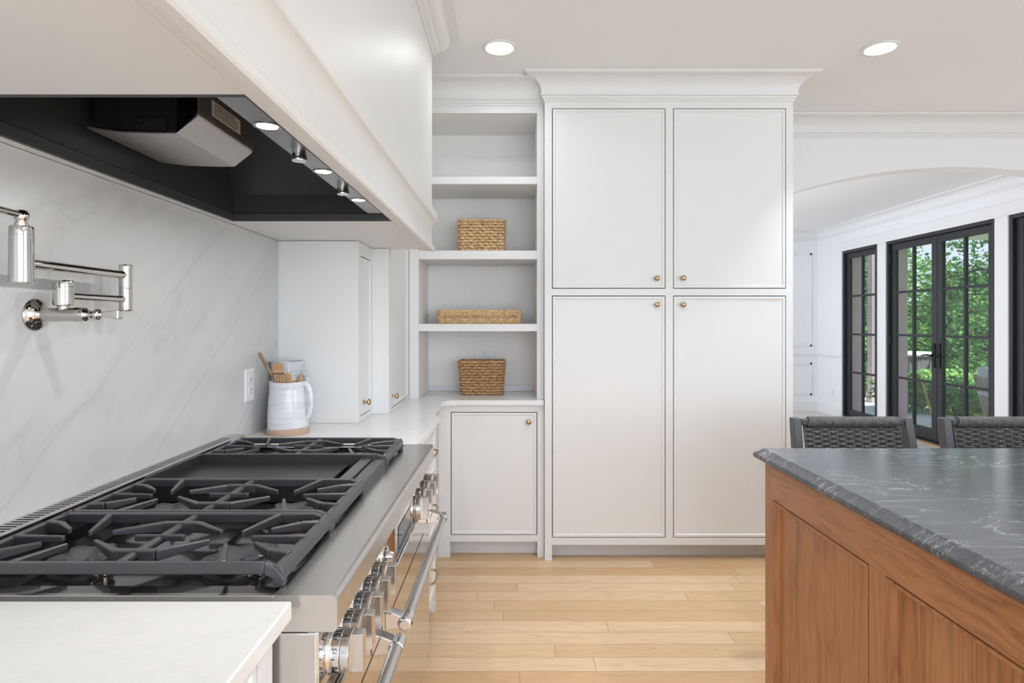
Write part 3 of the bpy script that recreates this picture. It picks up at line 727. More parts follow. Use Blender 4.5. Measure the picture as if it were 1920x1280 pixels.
# cooktop tray with steel end lips
for ya in (RY0, RY1-.010): MB().box(-.982, -.3892, ya, ya+.010, .86, .9195).build('end_lip', M['steel'], rg_, bevel=.001)
ins = [(RY0+.0105, RY1-.0105, .917), (RY0+.043, RY1-.043, .9165), (RY0+.050, RY1-.050, .893)]
b = MB().loft([[(-.982, a, z), (-.3895, a, z), (-.3895, c, z), (-.982, c, z)] if i < 1 else ([(-.952, a, z), (-.400, a, z), (-.400, c, z), (-.952, c, z)] if i < 2 else [(-.946, a, z), (-.406, a, z), (-.406, c, z), (-.946, c, z)]) for i, (a, c, z) in enumerate(ins)] , cap=False)
b.add([(-.946, ins[2][0], .893), (-.406, ins[2][0], .893), (-.406, ins[2][1], .893), (-.946, ins[2][1], .893)], [(0,1,2,3)])
b.box(-.982, -.3895, RY0+.0105, RY1-.0105, .862, .87)
ct = b.build('cooktop_tray', M['enamel'], rg_, smooth=20); ct['label'] = 'glossy black cooktop tray'
# vent trim at the back: steel box with slotted top
VX0, VX1, VZ = WX0+.0125, -.983, .957
b = MB().box(VX1-.013, VX1, RY0, RY1, .88, VZ).box(VX0, VX0+.004, RY0, RY1, .88, VZ).box(VX0+.004, VX1-.013, RY0, RY0+.02, .88, VZ).box(VX0+.004, VX1-.013, RY1-.065, RY1, .88, VZ)
yy = RY0 + .03
vt = b.build('vent_trim', M['steel'], rg_, bevel=.0015)
b = MB().box(VX0+.004, VX1-.013, RY0+.02, RY1-.065, .90, .935)
b.build('vent_cavity', M['slot'], vt, smooth=0)
b = MB(); yy = RY0 + .024
while yy < RY1 - .07: b.box(VX0+.003, VX1-.012, yy, yy+.0074, VZ-.004, VZ); yy += .0143
sl = b.build('slatted_top', M['steel'], vt, smooth=0)
# grates
GXB, GXF, GZ = -.966, -.384, .960
def grate(y0, y1):
    g = MB(); W = y1 - y0; xc = (GXB+GXF)/2; yc = (y0+y1)/2
    rail_w, rail_h = .013, .020
    def rail(p0, p1): g.bar((*p0, GZ), (*p1, GZ), rail_w, rail_w, rail_h, rail_h)
    ch = .022
    # long rails along X at y0 and y1, short along Y; front corners chamfer down into feet
    for y, s in ((y0+.008, 1), (y1-.008, -1)):
        rail((GXB+.01, y), (GXF-.034, y))
        g.prism([(GXF-.034, GZ), (GXF-.034, GZ-rail_h), (GXF-.020, GZ-rail_h-.006), (GXF-.016, .9172), (GXF-.0005, .9205), (GXF+.001, GZ-.026), (GXF-.012, GZ-.008)], 'y', y-.0075, y+.0075)
        g.prism([(GXB, .9174), (GXB+.013, .9174), (GXB+.016, GZ-rail_h), (GXB+.02, GZ), (GXB+.006, GZ), (GXB, GZ-.008)], 'y', y-.0075, y+.0075)
    # front and back rails: front one with a sloped outer face
    g.prism([(GXF-.018, GZ-.004), (GXF-.006, GZ-.004), (GXF, GZ-.014), (GXF, GZ-.030), (GXF-.014, GZ-.030)], 'y', y0+.001, y1-.001)
    g.prism([(GXB+.018, GZ-.002), (GXB+.004, GZ-.002), (GXB, GZ-.010), (GXB, GZ-.026), (GXB+.014, GZ-.026)], 'y', y0+.001, y1-.001)
    F = lambda p0, p1, w0=.0125, w1=.007, h0=.019, h1=.011: g.bar((*p0, GZ), (*p1, GZ), w0, w1, h0, h1)
    for s, xe in ((1, GXF-.010), (-1, GXB+.010)):
        xb = xc + s*.145                                    # burner centre
        F((xe, yc), (xb + s*.034, yc-.006)) 
        for t in (1, -1):                                   # two angled fingers each side: straight root then a bend
            k = (xe - s*.036, yc + t*.074)
            g.bar((xe, yc + t*.082, GZ), (*k, GZ), .014, .0125, .020, .019)
            F(k, (xb + s*.054, yc + t*.036))
        F((xb + s*.036, y0+.012), (xb + s*.002, yc - .042))
        F((xb + s*.036, y1-.012), (xb + s*.004, yc + .020))
    # middle: two bowed bars, a short cross bar and a round spine
    for t in (1, -1):
        ya = yc + t*.074
        g.bar((xc-.038, ya, GZ), (xc+.038, ya, GZ), .015, .015, .021, .021)
        for s in (1, -1): F((xc + s*.036, ya), (xc + s*.108, yc + t*.024), .014, .007, .021, .010)
    g.bar((xc-.047, yc, GZ), (xc+.047, yc, GZ), .009, .009, .012, .012)
    g.tube([(xc, y0+.012, GZ-.010), (xc, y1-.012, GZ-.010)], .0085, 10)
    o = g.build('burner_grate', M['iron'], rg_, bevel=.0022)
    return o
def burner(x, y):
    b = MB().lathe([(0, .893), (.060, .893), (.058, .899), (.046, .902), (.044, .910), (0, .910)], (x, y, 0), (0,0,1), 32)
    bb = b.build('burner', M['liner_dark'], rg_)
    MB().lathe([(.036, .909), (.047, .909), (.047, .918), (.036, .918)], (x, y, 0), (0,0,1), 32, cap=False).build('flame_ring', M['brass_burner'], bb)
    n = 60; P = []
    for z, k in ((.917, 1), (.922, 1), (.925, .93), (.9265, .5)):
        P.append([(x + (.048 + .012*math.cos(5*2*math.pi*i/n + .4))*k*math.cos(2*math.pi*i/n), y + (.048 + .012*math.cos(5*2*math.pi*i/n + .4))*k*math.sin(2*math.pi*i/n), z) for i in range(n)])
    MB().loft(P).build('burner_cap', M['iron'], bb)
    pts = [(x + .05 + .006*math.cos(a*.9), y - .045 + .006*math.sin(a*.9), .897 + .0009*a) for a in range(22)]
    MB().tube(pts, .0012, 6).lathe([(0, 0), (.0035, 0), (.0035, .022), (0, .024)], (x+.06, y-.03, .895), (0,0,1), 8).build('igniter', M['chrome'], bb)
GY = [(1.000, 1.277), (1.279, 1.556), (1.838, 2.112)]
for a, c in GY:
    grate(a, c)
    for x in (-.530, -.820): burner(x, (a+c)/2)
# griddle
y0, y1 = 1.558, 1.836
b = MB().box(-.962, -.500, y0+.012, y1-.012, .926, .932)
b.box(-.966, -.955, y0, y1, .895, .962).box(-.955, -.47, y0, y0+.010, .895, .950).box(-.955, -.42, y1-.010, y1, .895, .962)
gr = b.build('griddle', M['griddle'], rg_, bevel=.002); gr['label'] = 'flat dark steel griddle plate with raised sides'
MB().box(-.498, -.46, y0+.012, y1-.012, .90, .906).build('grease_trough', M['liner_dark'], gr, smooth=0)
MB().box(-.462, -.428, y0+.004, y1-.012, .915, .951).box(-.424, -.388, y0+.004, y1-.004, .905, .947).build('front_bar', M['iron'], gr, bevel=.003)
# control panel
b = MB().box(PXF-.02, PXF, RY0+.0005, RY1-.0005, .742, .859)
cpn = b.build('control_panel', M['chrome'], rg_, bevel=.002); cpn['label'] = 'mirror polished control panel'
def range_knob(y, rot=0):
    z = .790
    c = (PXF, y, z)
    bz = MB().lathe([(0, 0), (.0385, 0), (.0375, .003), (.0355, .005), (.0355, .019), (.0345, .0205), (0, .0205)], c, (1,0,0), 36).build('knob_bezel', M['chrome'], rg_)
    b = MB()
    for k in range(13):
        a = R(20 + 26*k); u = Vector((0, math.cos(a), math.sin(a)))
        b.tube([tuple(Vector((PXF+.008, y, z)) + u*.0357), tuple(Vector((PXF+(.017 if k % 2 else .0135), y, z)) + u*.0357)], .0009, 4)
    b.build('dial_marks', M['slot'], bz)
    kb = MB(); Rk = .0355
    kb.lathe([(0, .0215), (Rk, .0215), (Rk, .036), (Rk-.001, .0375), (0, .0375)], c, (1,0,0), 40)
    # raised grip blade across the knob: flat slab, upright, tapering slightly
    hw = .012; pts = []
    for w, k in ((.034, 1.0), (.055, .97), (.057, .94)):
        pts.append([(PXF + w, y - hw*k, z - .0335*k), (PXF + w, y + hw*k, z - .0335*k), (PXF + w, y + hw*k, z + .0335*k), (PXF + w, y - hw*k, z + .0335*k)])
    kb.loft(pts)
    o = kb.build('control_knob', M['knobsteel'], rg_, bevel=.001)
    return o
for y in (1.045, 1.116, 1.190, 1.264, 1.338, 1.850, 1.945, 2.035, 2.125): range_knob(y)
b = MB().loft([rg(PXF, PXF, 0, 0, 0)[:0] or [(PXF, 1.49, .750), (PXF, 1.80, .750), (PXF, 1.80, .852), (PXF, 1.49, .852)], [(PXF+.020, 1.505, .757), (PXF+.020, 1.785, .757), (PXF+.020, 1.785, .846), (PXF+.020, 1.505, .846)]])
dsp = b.build('display_housing', M['chrome'], rg_, bevel=.003)
MB().box(PXF+.0195, PXF+.0215, 1.55, 1.74, .775, .832).build('display', M['darkglass'], dsp, smooth=0)
for y in (1.435,):
    q = MB().lathe([(0, 0), (.030, 0), (.028, .006), (.024, .010), (.024, .016), (.015, .018), (.012, .030), (0, .031)], (PXF, y, .80), (1,0,0), 28).build('selector_dial', M['chrome'], rg_)
# oven doors
DX0, DX1 = -.345, -.300
def oven(y0, y1, slot):
    d = MB().box(DX0, DX1, y0, y1, .135, .728).build('oven_door', M['door_steel'], rg_, bevel=.003)
    b = MB().box(DX1-.0015, DX1+.0003, slot[0], slot[1], .6415, .6475); b.build('vent_slot', M['slot'], d, smooth=0)
    hy0, hy1 = y0+.03, y1-.038; hz, hx = .668, -.2455
    h = MB().tube([(hx, hy0, hz), (hx, hy1, hz)], .0148, 20).build('oven_handle', M['steel'], d)
    for e, s in ((hy0, 1), (hy1, -1)):
        b = MB().lathe([(0, -.006), (.013, -.006), (.0172, -.002), (.0178, 0), (.0178, .034), (.0168, .036), (.0145, .037)], (hx, e, hz), (0, s, 0), 24, cap=False)
        ya, yb = (e+.002, e+.030) if s > 0 else (e-.030, e-.002)
        b.prism([(DX1, .650), (DX1, .700), (-.276, .692), (-.256, .684), (-.243, .682), (-.240, .655), (-.262, .655), (-.285, .652)], 'y', ya, yb)
        b.build('handle_bracket', M['chrome'], h, bevel=.002)
    return d
oven(RY0+.006, 1.340, (1.03, 1.285)); oven(1.346, RY1-.006, (1.46, 2.03))

# ------------------------------------------------------------------ pot filler tap on the backsplash
pf = thing('pot_filler', (BX, 1.29, 1.386), 'polished nickel folding pot filler tap on the stone backsplash', 'tap')
py, pz, px_ = 1.29, 1.385, -.975
MB().lathe([(0, 0), (.034, 0), (.035, .003), (.033, .007), (.026, .011), (.018, .016), (.0155, .022), (0, .022)], (BX, py, pz), (1,0,0), 32).build('escutcheon', M['nickel'], pf)
vb = MB().lathe([(.0135, .018), (.0150, .022), (.0150, .088), (.0158, .089), (.0158, .106), (.0145, .108), (.0145, .112), (.011, .116), (.0085, .120), (.0085, .126), (0, .127)], (BX, py, pz), (1,0,0), 28).build('valve_body', M['nickel'], pf)
lv = MB().lathe([(0, .120), (.006, .120), (.006, .130), (.0115, .132), (.0125, .136), (.0115, .141), (.007, .143), (.006, .147), (0, .147)], (BX, py, pz), (1,0,0), 24)
lv.loft([[(BX+w, py + a*h*1.0, pz + c*k) for a, c in ((-1,-1),(1,-1),(1,1),(-1,1))] for w, h, k in ((.145, .005, .005), (.155, .007, .0065), (.180, .0085, .0095), (.186, .008, .0095), (.188, .006, .008))])
lv.build('valve_lever', M['nickel'], pf, bevel=.0015)
MB().lathe([(0, .0), (.011, 0), (.011, .010), (.0185, .012), (.0195, .018), (.0195, .052), (.0205, .053), (.0205, .062), (.0185, .066), (0, .067)], (px_, py, pz+.008), (0,0,1), 28).build('swivel_post', M['nickel'], pf)
jy = 1.49
MB().tube([(px_, py, 1.4265), (-.970, jy, 1.4265)], .0085, 16).build('lower_arm', M['nickel'], pf)
MB().lathe([(0, 1.397), (.014, 1.397), (.0155, 1.399), (.0155, 1.404), (.0148, 1.405), (.0148, 1.453), (.0140, 1.454), (.0148, 1.455), (.0148, 1.505), (.0155, 1.506), (.0155, 1.511), (.014, 1.513), (0, 1.513)], (-.970, jy, 0), (0,0,1), 28).build('elbow_joint', M['nickel'], pf)
sy, sxp = 1.176, -.972
MB().tube([(-.970, jy, 1.487), (sxp, sy, 1.487)], .0098, 18).build('upper_arm', M['nickel'], pf)
sp = MB().lathe([(.0165, 1.4475), (.0205, 1.4465), (.0212, 1.448), (.0205, 1.5405), (.0200, 1.541), (.0205, 1.5415), (.0205, 1.556), (.0195, 1.558), (.012, 1.559), (.012, 1.565), (.0095, 1.566), (.0095, 1.573), (0, 1.574)], (sxp, sy, 0), (0,0,1), 32)
sp.build('spout', M['nickel'], pf)
sl_ = MB().lathe([(0, 1.566), (.009, 1.568), (.0125, 1.575), (.0125, 1.583), (.009, 1.590), (0, 1.592)], (sxp, sy, 0), (0,0,1), 24)
sl_.tube([(sxp, sy, 1.581), (sxp-.002, sy-.05, 1.583), (sxp-.004, sy-.10, 1.585)], [.0065, .0068, .0085], 14)
sl_.build('shutoff_lever', M['nickel'], pf)

# ------------------------------------------------------------------ jugs and utensils
def jug(name, label, c, prof, r_h, mat, z_h, out=.03, clay=.022):
    t = thing(name, (c[0], c[1], CZ), label, 'jug')
    x, y = c; n = 40; rings = []
    full = [(r, h) for r, h in prof] + [(r-.006, h) for r, h in prof[::-1][:-1]]
    for i, (r, h) in enumerate(full):
        rings.append([(x + r*(1+.012*math.sin(3*2*math.pi*k/n + h*30))*math.cos(2*math.pi*k/n), y + r*(1+.012*math.sin(2*2*math.pi*k/n + h*20))*math.sin(2*math.pi*k/n), CZ + h + (.0018*math.sin(2*math.pi*k/n*2+1) if h > prof[-1][1]*.9 else .0)) for k in range(n)])
    b = MB().loft(rings); b.build('body', M[mat], t)
    r0 = prof[0][0]
    MB().loft([[(x + r*math.cos(2*math.pi*k/n), y + r*math.sin(2*math.pi*k/n), CZ + h + (.004*math.sin(2*math.pi*k/n+2) if h > .01 else 0)) for k in range(n)] for r, h in ((r0-.006, .0002), (r0+.003, .002), (r0+.0046, clay), (r0-.002, clay+.002))]).build('clay_base', M['clay'], t)
    hp_ = []
    for i in range(15):
        a = i/14
        ang = math.pi*(.5 - a)
        hp_.append((x + r_h + out*math.cos(ang)**.8 if math.cos(ang) > 0 else x + r_h, y - .012, CZ + z_h[0] + (z_h[1]-z_h[0])*(.5+.5*math.sin(ang))))
    MB().tube(hp_, [.010 - .003*i/14 for i in range(15)], 12, flat=1.25).build('handle', M[mat], t)
    return t
jug('stoneware_jug', 'white glazed stoneware jug holding wooden utensils beside the range', (-.908, 2.412), [(.0785, 0), (.0800, .004), (.0800, .03), (.0785, .08), (.0760, .13), (.0725, .175), (.0725, .195), (.0745, .208), (.0735, .211)], .070, 'glaze', (.060, .200), out=.026)
jug('tall_stoneware_jug', 'taller blue-grey glazed jug standing behind the utensil jug', (-.963, 2.555), [(.068, 0), (.071, .004), (.072, .05), (.070, .15), (.068, .22), (.068, .265), (.071, .280), (.070, .283)], .066, 'glaze_blue', (.11, .232), out=.022)
JX, JY = -.908, 2.412
o = MB().tube([(JX-.02, JY+.03, 1.05), (JX-.055, JY+.0, 1.14), (JX-.085, JY-.01, 1.195), (JX-.105, JY-.015, 1.235), (JX-.112, JY-.017, 1.247)], [.006, .006, .0068, .008, .006], 10).build('wooden_utensil', M['utensil_dark'], loc=(JX-.02, JY+.03, 1.05))
tag(o, 'long weathered wooden utensil handle leaning left out of the jug', 'utensil', 'utensils in the jug')
b = MB()                                                   # slotted turner: a blade made of four tines joined at the top
def blade(b, c, w0, w1, z0, z1, lean, t=.004):
    prev = None; rings = []
    for i in range(9):
        a = i/8; z = z0 + (z1-z0)*a; w = (w0 + (w1-w0)*a) * (1 if a < .85 else math.sqrt(max(.05, 1-((a-.85)/.17)**2)))
        x = c[0] + lean*a; rings.append([(x-w, c[1]-t, z), (x+w, c[1]-t, z), (x+w, c[1]+t, z), (x-w, c[1]+t, z)])
    b.loft(rings)
tp = (JX-.027, JY-.015)
for k, (dx) in enumerate((-.0165, -.0055, .0055, .0165)):
    b.add(*(lambda x0, x1: ([(x0-.0035, tp[1]-.003, 1.085), (x0+.0035, tp[1]-.003, 1.085), (x0+.0035, tp[1]+.003, 1.085), (x0-.0035, tp[1]+.003, 1.085), (x1-.0038, tp[1]-.003, 1.165), (x1+.0038, tp[1]-.003, 1.165), (x1+.0038, tp[1]+.003, 1.165), (x1-.0038, tp[1]+.003, 1.165)], [(0,3,2,1),(4,5,6,7),(0,1,5,4),(1,2,6,5),(2,3,7,6),(3,0,4,7)]))(tp[0]+dx*.95+.006, tp[0]+dx-.004))
blade(b, (tp[0]-.004, tp[1]), .0205, .021, 1.160, 1.205, -.006, .003)
b.tube([(tp[0]+.02, tp[1]+.02, .99), (tp[0]+.008, tp[1], 1.09)], .006, 8)
tag(b.build('slotted_turner', M['utensil'], loc=(tp[0], tp[1], 1.1)), 'slotted wooden turner upright in the jug', 'utensil', 'utensils in the jug')
def spoon(cx, cy, w, z0, z1, lean, label):
    n = 16; rings = []
    for i in range(11):
        a = i/10; z = z0 + (z1-z0)*a; k = math.sqrt(max(.02, 1-(2*a-1)**2)); x = cx + lean*a
        rings.append([(x + w*k*math.cos(2*math.pi*j/n), cy + .006*k*math.sin(2*math.pi*j/n), z) for j in range(n)])
    b = MB().loft(rings).tube([(cx-lean, cy+.01, z0-.09), (cx, cy, z0+.005)], .0055, 8)
    tag(b.build('wooden_spoon', M['utensil'], loc=(cx, cy, z0)), label, 'utensil', 'utensils in the jug')
spoon(JX+.006, JY-.012, .0180, 1.095, 1.168, -.002, 'wide flat wooden spoon in the middle of the jug')
spoon(JX+.043, JY+.0, .0135, 1.10, 1.160, .006, 'small wooden spoon at the handle side of the jug')

# ------------------------------------------------------------------ woven baskets
def rrect(a, b_, r, n_c=5, step=.006):
    pts = []
    for cx, cy, a0 in ((a-r, b_-r, 0), (-(a-r), b_-r, 90), (-(a-r), -(b_-r), 180), (a-r, -(b_-r), 270)):
        pts += [(cx + r*math.cos(R(a0+90*i/n_c)), cy + r*math.sin(R(a0+90*i/n_c))) for i in range(n_c+1)]
    out = []; n = len(pts)
    for i in range(n):
        p, q = pts[i], pts[(i+1) % n]; d = math.dist(p, q); k = max(1, round(d/step))
        out += [(p[0]+(q[0]-p[0])*j/k, p[1]+(q[1]-p[1])*j/k) for j in range(k)]
    return out
def basket(label, c, w, d, h, rows, taper, mat, stake=.0335, amp=.0035, rr=.0072, rim=.008, open_mid=False):
    t = thing('woven_basket', c, label, 'basket', 'baskets on the open shelves')
    x, y, z = c; b = MB(); rnd = random.Random(int(w*1000+z*100))
    z_lo, z_hi = z + rr*1.12, z + h - rim*1.2
    for k in range(rows):
        f = (k + .5)/rows if rows > 1 else .5; zz = z_lo + (z_hi - z_lo)*(k/(rows-1)); sc = 1 - taper*(1-f)
        base = rrect(w/2*sc - rr, d/2*sc - rr, .022, 4, .0056)
        L = 0; n = len(base); pth = []
        per = sum(math.dist(base[i], base[(i+1) % n]) for i in range(n)); nw = max(4, round(per/stake)); 
        if nw % 2: nw += 1
        for i in range(n):
            p = base[i]; q = base[(i+1) % n]; pr_ = base[i-1]
            tx, ty = q[0]-pr_[0], q[1]-pr_[1]; l = math.hypot(tx, ty) or 1; nx, ny = ty/l, -tx/l
            ph = 2*math.pi*nw*L/per + math.pi*(k % 2); o_ = amp*math.sin(ph)
            pth.append((x + p[0] + nx*o_, y + p[1] + ny*o_, zz + rnd.uniform(-.0007, .0007) + .0012*math.cos(ph*.5)))
            L += math.dist(p, q)
        if open_mid and rows//2 - 1 <= k <= rows//2: rad = rr*.45
        else: rad = rr
        b.tube(pth, rad, 6, loop=True, flat=.9)
    if open_mid:                                          # row of upright loops through the middle
        base = rrect(w/2-.006, d/2-.006, .02, 4, .011)
        for i, p in enumerate(base):
            b.tube([(x+p[0], y+p[1], z+h*.25), (x+p[0]*1.01, y+p[1]*1.02, z+h*.5), (x+p[0], y+p[1], z+h*.75)], .0032, 5)
    b.build('woven_side', M[mat], t)
    b = MB(); base = rrect(w/2-rim*.8, d/2-rim*.8, .024, 4, .005); n = len(base)
    b.tube([(x+p[0], y+p[1], z+h-rim) for p in base], [rim*(1+.16*math.sin(i*1.25)) for i in range(n)], 8, loop=True)
    b.build('braided_rim', M[mat], t)
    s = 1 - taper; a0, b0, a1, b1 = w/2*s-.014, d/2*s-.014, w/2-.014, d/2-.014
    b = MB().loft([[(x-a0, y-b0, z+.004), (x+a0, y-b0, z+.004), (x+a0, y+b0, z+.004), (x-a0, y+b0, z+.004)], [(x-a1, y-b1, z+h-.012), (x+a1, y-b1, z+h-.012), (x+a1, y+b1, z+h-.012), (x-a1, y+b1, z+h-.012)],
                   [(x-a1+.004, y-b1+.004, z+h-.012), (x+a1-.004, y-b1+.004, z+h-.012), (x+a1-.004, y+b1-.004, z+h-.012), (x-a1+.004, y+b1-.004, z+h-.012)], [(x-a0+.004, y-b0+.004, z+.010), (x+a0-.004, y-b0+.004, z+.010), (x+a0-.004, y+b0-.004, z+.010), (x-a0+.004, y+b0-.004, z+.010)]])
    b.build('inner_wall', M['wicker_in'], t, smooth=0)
basket('golden woven box basket on the upper shelf, highest of the three baskets', (-.183, 3.765, 1.7945), .300, .21, .219, 12, .05, 'wicker', stake=.037, amp=.0052, rr=.0088)
basket('low flat woven tray basket on the middle shelf', (-.1945, 3.73, 1.3635), .515, .22, .086, 8, 0, 'wicker', stake=.019, amp=.0028, rr=.0058, rim=.0075, open_mid=True)
basket('darker brown woven basket standing on the counter in front of an outlet', (-.183, 3.765, .9205), .296, .20, .214, 12, .10, 'wicker_brown', stake=.037, amp=.0052, rr=.0088)

# ------------------------------------------------------------------ island
IX0, IX1, IY0, IY1 = .903, 3.75, .80, 2.115
tp_ = [(0, .920), (.004, .9165), (.009, .9115), (.014, .9075), (.020, .9045), (.0255, .900), (.0275, .894), (.0265, .887), (.022, .882), (.015, .879), (.008, .8775), (.006, .875), (-.01, .875)]
n = len(tp_); path = [(IX0, IY1), (IX0, IY0), (IX1, IY0), (IX1, IY1)]
rings = []
for o_, z in tp_:
    rings.append([(IX0-o_, IY0-o_, z), (IX1+o_, IY0-o_, z), (IX1+o_, IY1+o_, z), (IX0-o_, IY1+o_, z)])
o = MB().loft(rings).build('island_countertop', M['soap'], smooth=30, loc=(2.2, 1.4, .9))
tag(o, 'dark grey soapstone island top with white veins and an ogee edge', 'countertop')
isl = thing('kitchen_island', (2.2, 1.4, 0), 'walnut kitchen island with framed panels under the grey stone top', 'island')
IF = .905
fi = face_isl(IF); panels = [(1.497, 2.045, .10, .757), (.880, 1.428, .10, .757)]
for za, zb in ((.757, .8745), (0, .10)): MB(fi).box(IY0+.01, 2.072, za, zb, -.022, 0).build('level_rail', M['walnut_h'], isl, bevel=.0008)
for ya, yb in ((2.045, 2.072), (1.428, 1.497), (IY0+.01, .880)): MB(fi).box(ya, yb, .1001, .7569, -.022, -.0002).build('stile', M['walnut_v'], isl, bevel=.0008)
MB(fi).box(2.0725, 2.108, .0, .8745, -.035, .0).build('corner_post', M['walnut_v'], isl, bevel=.001)
MB().box(IF+.036, IX1-.02, IY0+.02, 2.105, 0, .8745).build('body', M['walnut_v'], isl, smooth=0)
for u0, u1, v0, v1 in panels:
    b = MB(fi); b.box(u0+.002, u1-.002, v0+.002, v1-.002, -.03, -.016)
    p_ = b.build('panel', M['walnut_v'], isl, smooth=0)
    b = MB(fi); k = 3e-3; w = .018
    def strip(q): b.loft(q)
    prof = [(k, -.016), (k, .001), (k+.004, .003), (k+.008, .002), (k+w-.003, -.010), (k+w, -.0158)]
    b2 = [[(u0+o_, v0+o_, d_), (u1-o_, v0+o_, d_), (u1-o_, v1-o_, d_), (u0+o_, v1-o_, d_)] for o_, d_ in prof]
    b.loft(b2, cap=False)
    b.build('panel_moulding', M['walnut_v'], p_, smooth=0)

# ------------------------------------------------------------------ bar stools
def make_stool(label):
    t = thing('bar_stool', (0, 0, 0), label, 'stool', 'woven bar stools along the island')
    # local: seat faces -Y, back at +Y
    W = .247
    def post(s):
        b = MB(); x = s*W
        pth = [(x*1.05, .20, 0), (x*1.045, .215, .35), (x*1.035, .235, .62), (x*1.0, .30, .945)]
        rings = []
        for (px2, py2, pz2), (hw, hd) in zip(pth, ((.016, .018), (.018, .022), (.019, .026), (.0185, .022))):
            rings.append([(px2-hw, py2-hd, pz2), (px2+hw, py2-hd, pz2), (px2+hw, py2+hd, pz2), (px2-hw, py2+hd, pz2)])
        b.loft(rings); return b
    for s in (-1, 1): post(s).build('rear_leg', M['stool'], t, bevel=.005)
    for s in (-1, 1):
        MB().loft([[(s*.225-.016, -.22-.016, 0), (s*.225+.016, -.22-.016, 0), (s*.225+.016, -.22+.016, 0), (s*.225-.016, -.22+.016, 0)], [(s*.232-.018, -.19-.018, .60), (s*.232+.018, -.19-.018, .60), (s*.232+.018, -.19+.018, .60), (s*.232-.018, -.19+.018, .60)]]).build('front_leg', M['stool'], t, bevel=.004)
    b = MB().box(-.235, .235, -.215, -.19, .57, .615).box(-.215, .215, .215, .24, .57, .615).box(-.245, -.215, -.2, .22, .57, .615).box(.215, .245, -.2, .22, .57, .615)
    b.build('seat_frame', M['stool'], t, bevel=.004)
    b = MB().box(-.215, .215, -.235, -.215, .20, .225).box(-.238, -.218, -.20, .21, .26, .285).box(.218, .238, -.20, .21, .26, .285)
    b.build('footrest', M['stool'], t, bevel=.004)
    MB().box(-.228, .228, .278, .302, .912, .942).build('top_rail', M['stool'], t, bevel=.006)
    b = MB()                                               # woven seat
    for k in range(30):
        y = -.195 + .40*k/29
        b.tube([(-.22 + .44*i/22, y, .612 + .003*math.sin(i*math.pi/1.5 + math.pi*k)) for i in range(23)], .0075, 6)
    b.build('seat', M['rope'], t)
    bk = MB()                                              # woven back: level cords over upright cord pairs
    yb = lambda z: .233 + (z-.62)/(.945-.62)*.062
    nrow = 25
    for k in range(nrow):
        z = .655 + (.905-.655)*k/(nrow-1)
        pts = []
        for i in range(73):
            x = -.212 + .424*i/72; ph = math.pi*(x+.212)/.0355 + math.pi*(k % 2)
            pts.append((x, yb(z) + .0050*math.sin(ph), z + .0015*math.cos(2*ph)))
        bk.tube(pts, .0056, 6, flat=1.1)
    for i in range(13):
        x = -.213 + .0355*i
        bk.tube([(x, yb(.64), .64), (x, yb(.92), .92)], .0055, 6)
    bk.build('woven_back', M['rope'], t)
    wr = MB()                                              # cord wrapped over the top rail in a dense twill
    nW = 62
    for k in range(nW):
        x = -.196 + .392*k/(nW-1)
        ring = [(x + .004*math.sin(R(a)), .2895 + .0185*math.cos(R(a)), .9265 + .0215*math.sin(R(a))) for a in range(0, 360, 36)]
        wr.tube(ring, .0046, 6, loop=True)
    wr.build('rope_wrap', M['rope'], t)
    return t
st = make_stool('charcoal woven-rope bar stool behind the island, nearer the tall white cabinet')
st.location = (1.517, 2.345, 0)
s2 = copy_tree(st); s2.location = (2.182, 2.345, 0)
s2['label'] = 'charcoal woven-rope bar stool behind the island, cut by the right edge of the view'
# ------------------------------------------------------------------ outside: patio, porch, garden
struct(MB().box(5.06, 60, -30, 90, -.3, -.14).build('ground', M['lawn'], smooth=0), 'green lawn outside the doors', 'lawn')
struct(MB().box(5.06, 6.75, 2.0, 12.5, -.13, -.05).build('patio_floor', M['patio'], smooth=0), 'pale stone patio outside the French doors', 'patio')
struct(MB().box(5.07, 7.35, 1.0, 9.0, 2.63, 2.80).build('porch_roof', M['porch'], smooth=0), 'pale wooden porch ceiling over the patio', 'porch roof')
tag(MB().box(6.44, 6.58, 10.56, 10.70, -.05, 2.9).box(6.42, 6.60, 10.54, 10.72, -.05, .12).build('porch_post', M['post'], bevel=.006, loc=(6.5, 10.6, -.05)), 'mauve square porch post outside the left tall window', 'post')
# patio chair: tub of slanted ropes with a grey cushion
ch = thing('patio_chair', (6.72, 7.95, -.05), 'rope tub patio chair with grey cushion seen through the right French door', 'chair')
b = MB(); bx, by, bz = 6.72, 7.95, -.05
for k in range(46):
    a = 2*math.pi*k/46
    hgt = .70 if math.cos(a - 2.6) > -.35 else .42
    b.tube([(bx+.27*math.cos(a), by+.27*math.sin(a), bz+.10), (bx+.40*math.cos(a+.12), by+.40*math.sin(a+.12), bz+hgt)], .010, 6)
b.build('rope_shell', M['tan_rope'], ch)
b = MB(); b.tube([(bx+.27*math.cos(2*math.pi*k/32), by+.27*math.sin(2*math.pi*k/32), bz+.10) for k in range(32)], .016, 8, loop=True)
for a in range(4): b.tube([(bx+.24*math.cos(a*1.57+.7), by+.24*math.sin(a*1.57+.7), bz+.10), (bx+.27*math.cos(a*1.57+.7), by+.27*math.sin(a*1.57+.7), bz)], .014, 8)
b.build('leg_frame', M['blackmetal'], ch)
MB().lathe([(0, 0), (.29, 0), (.32, .03), (.32, .10), (.28, .13), (0, .135)], (bx, by, bz+.30), (0,0,1), 28).build('seat_cushion', M['cushion'], ch)
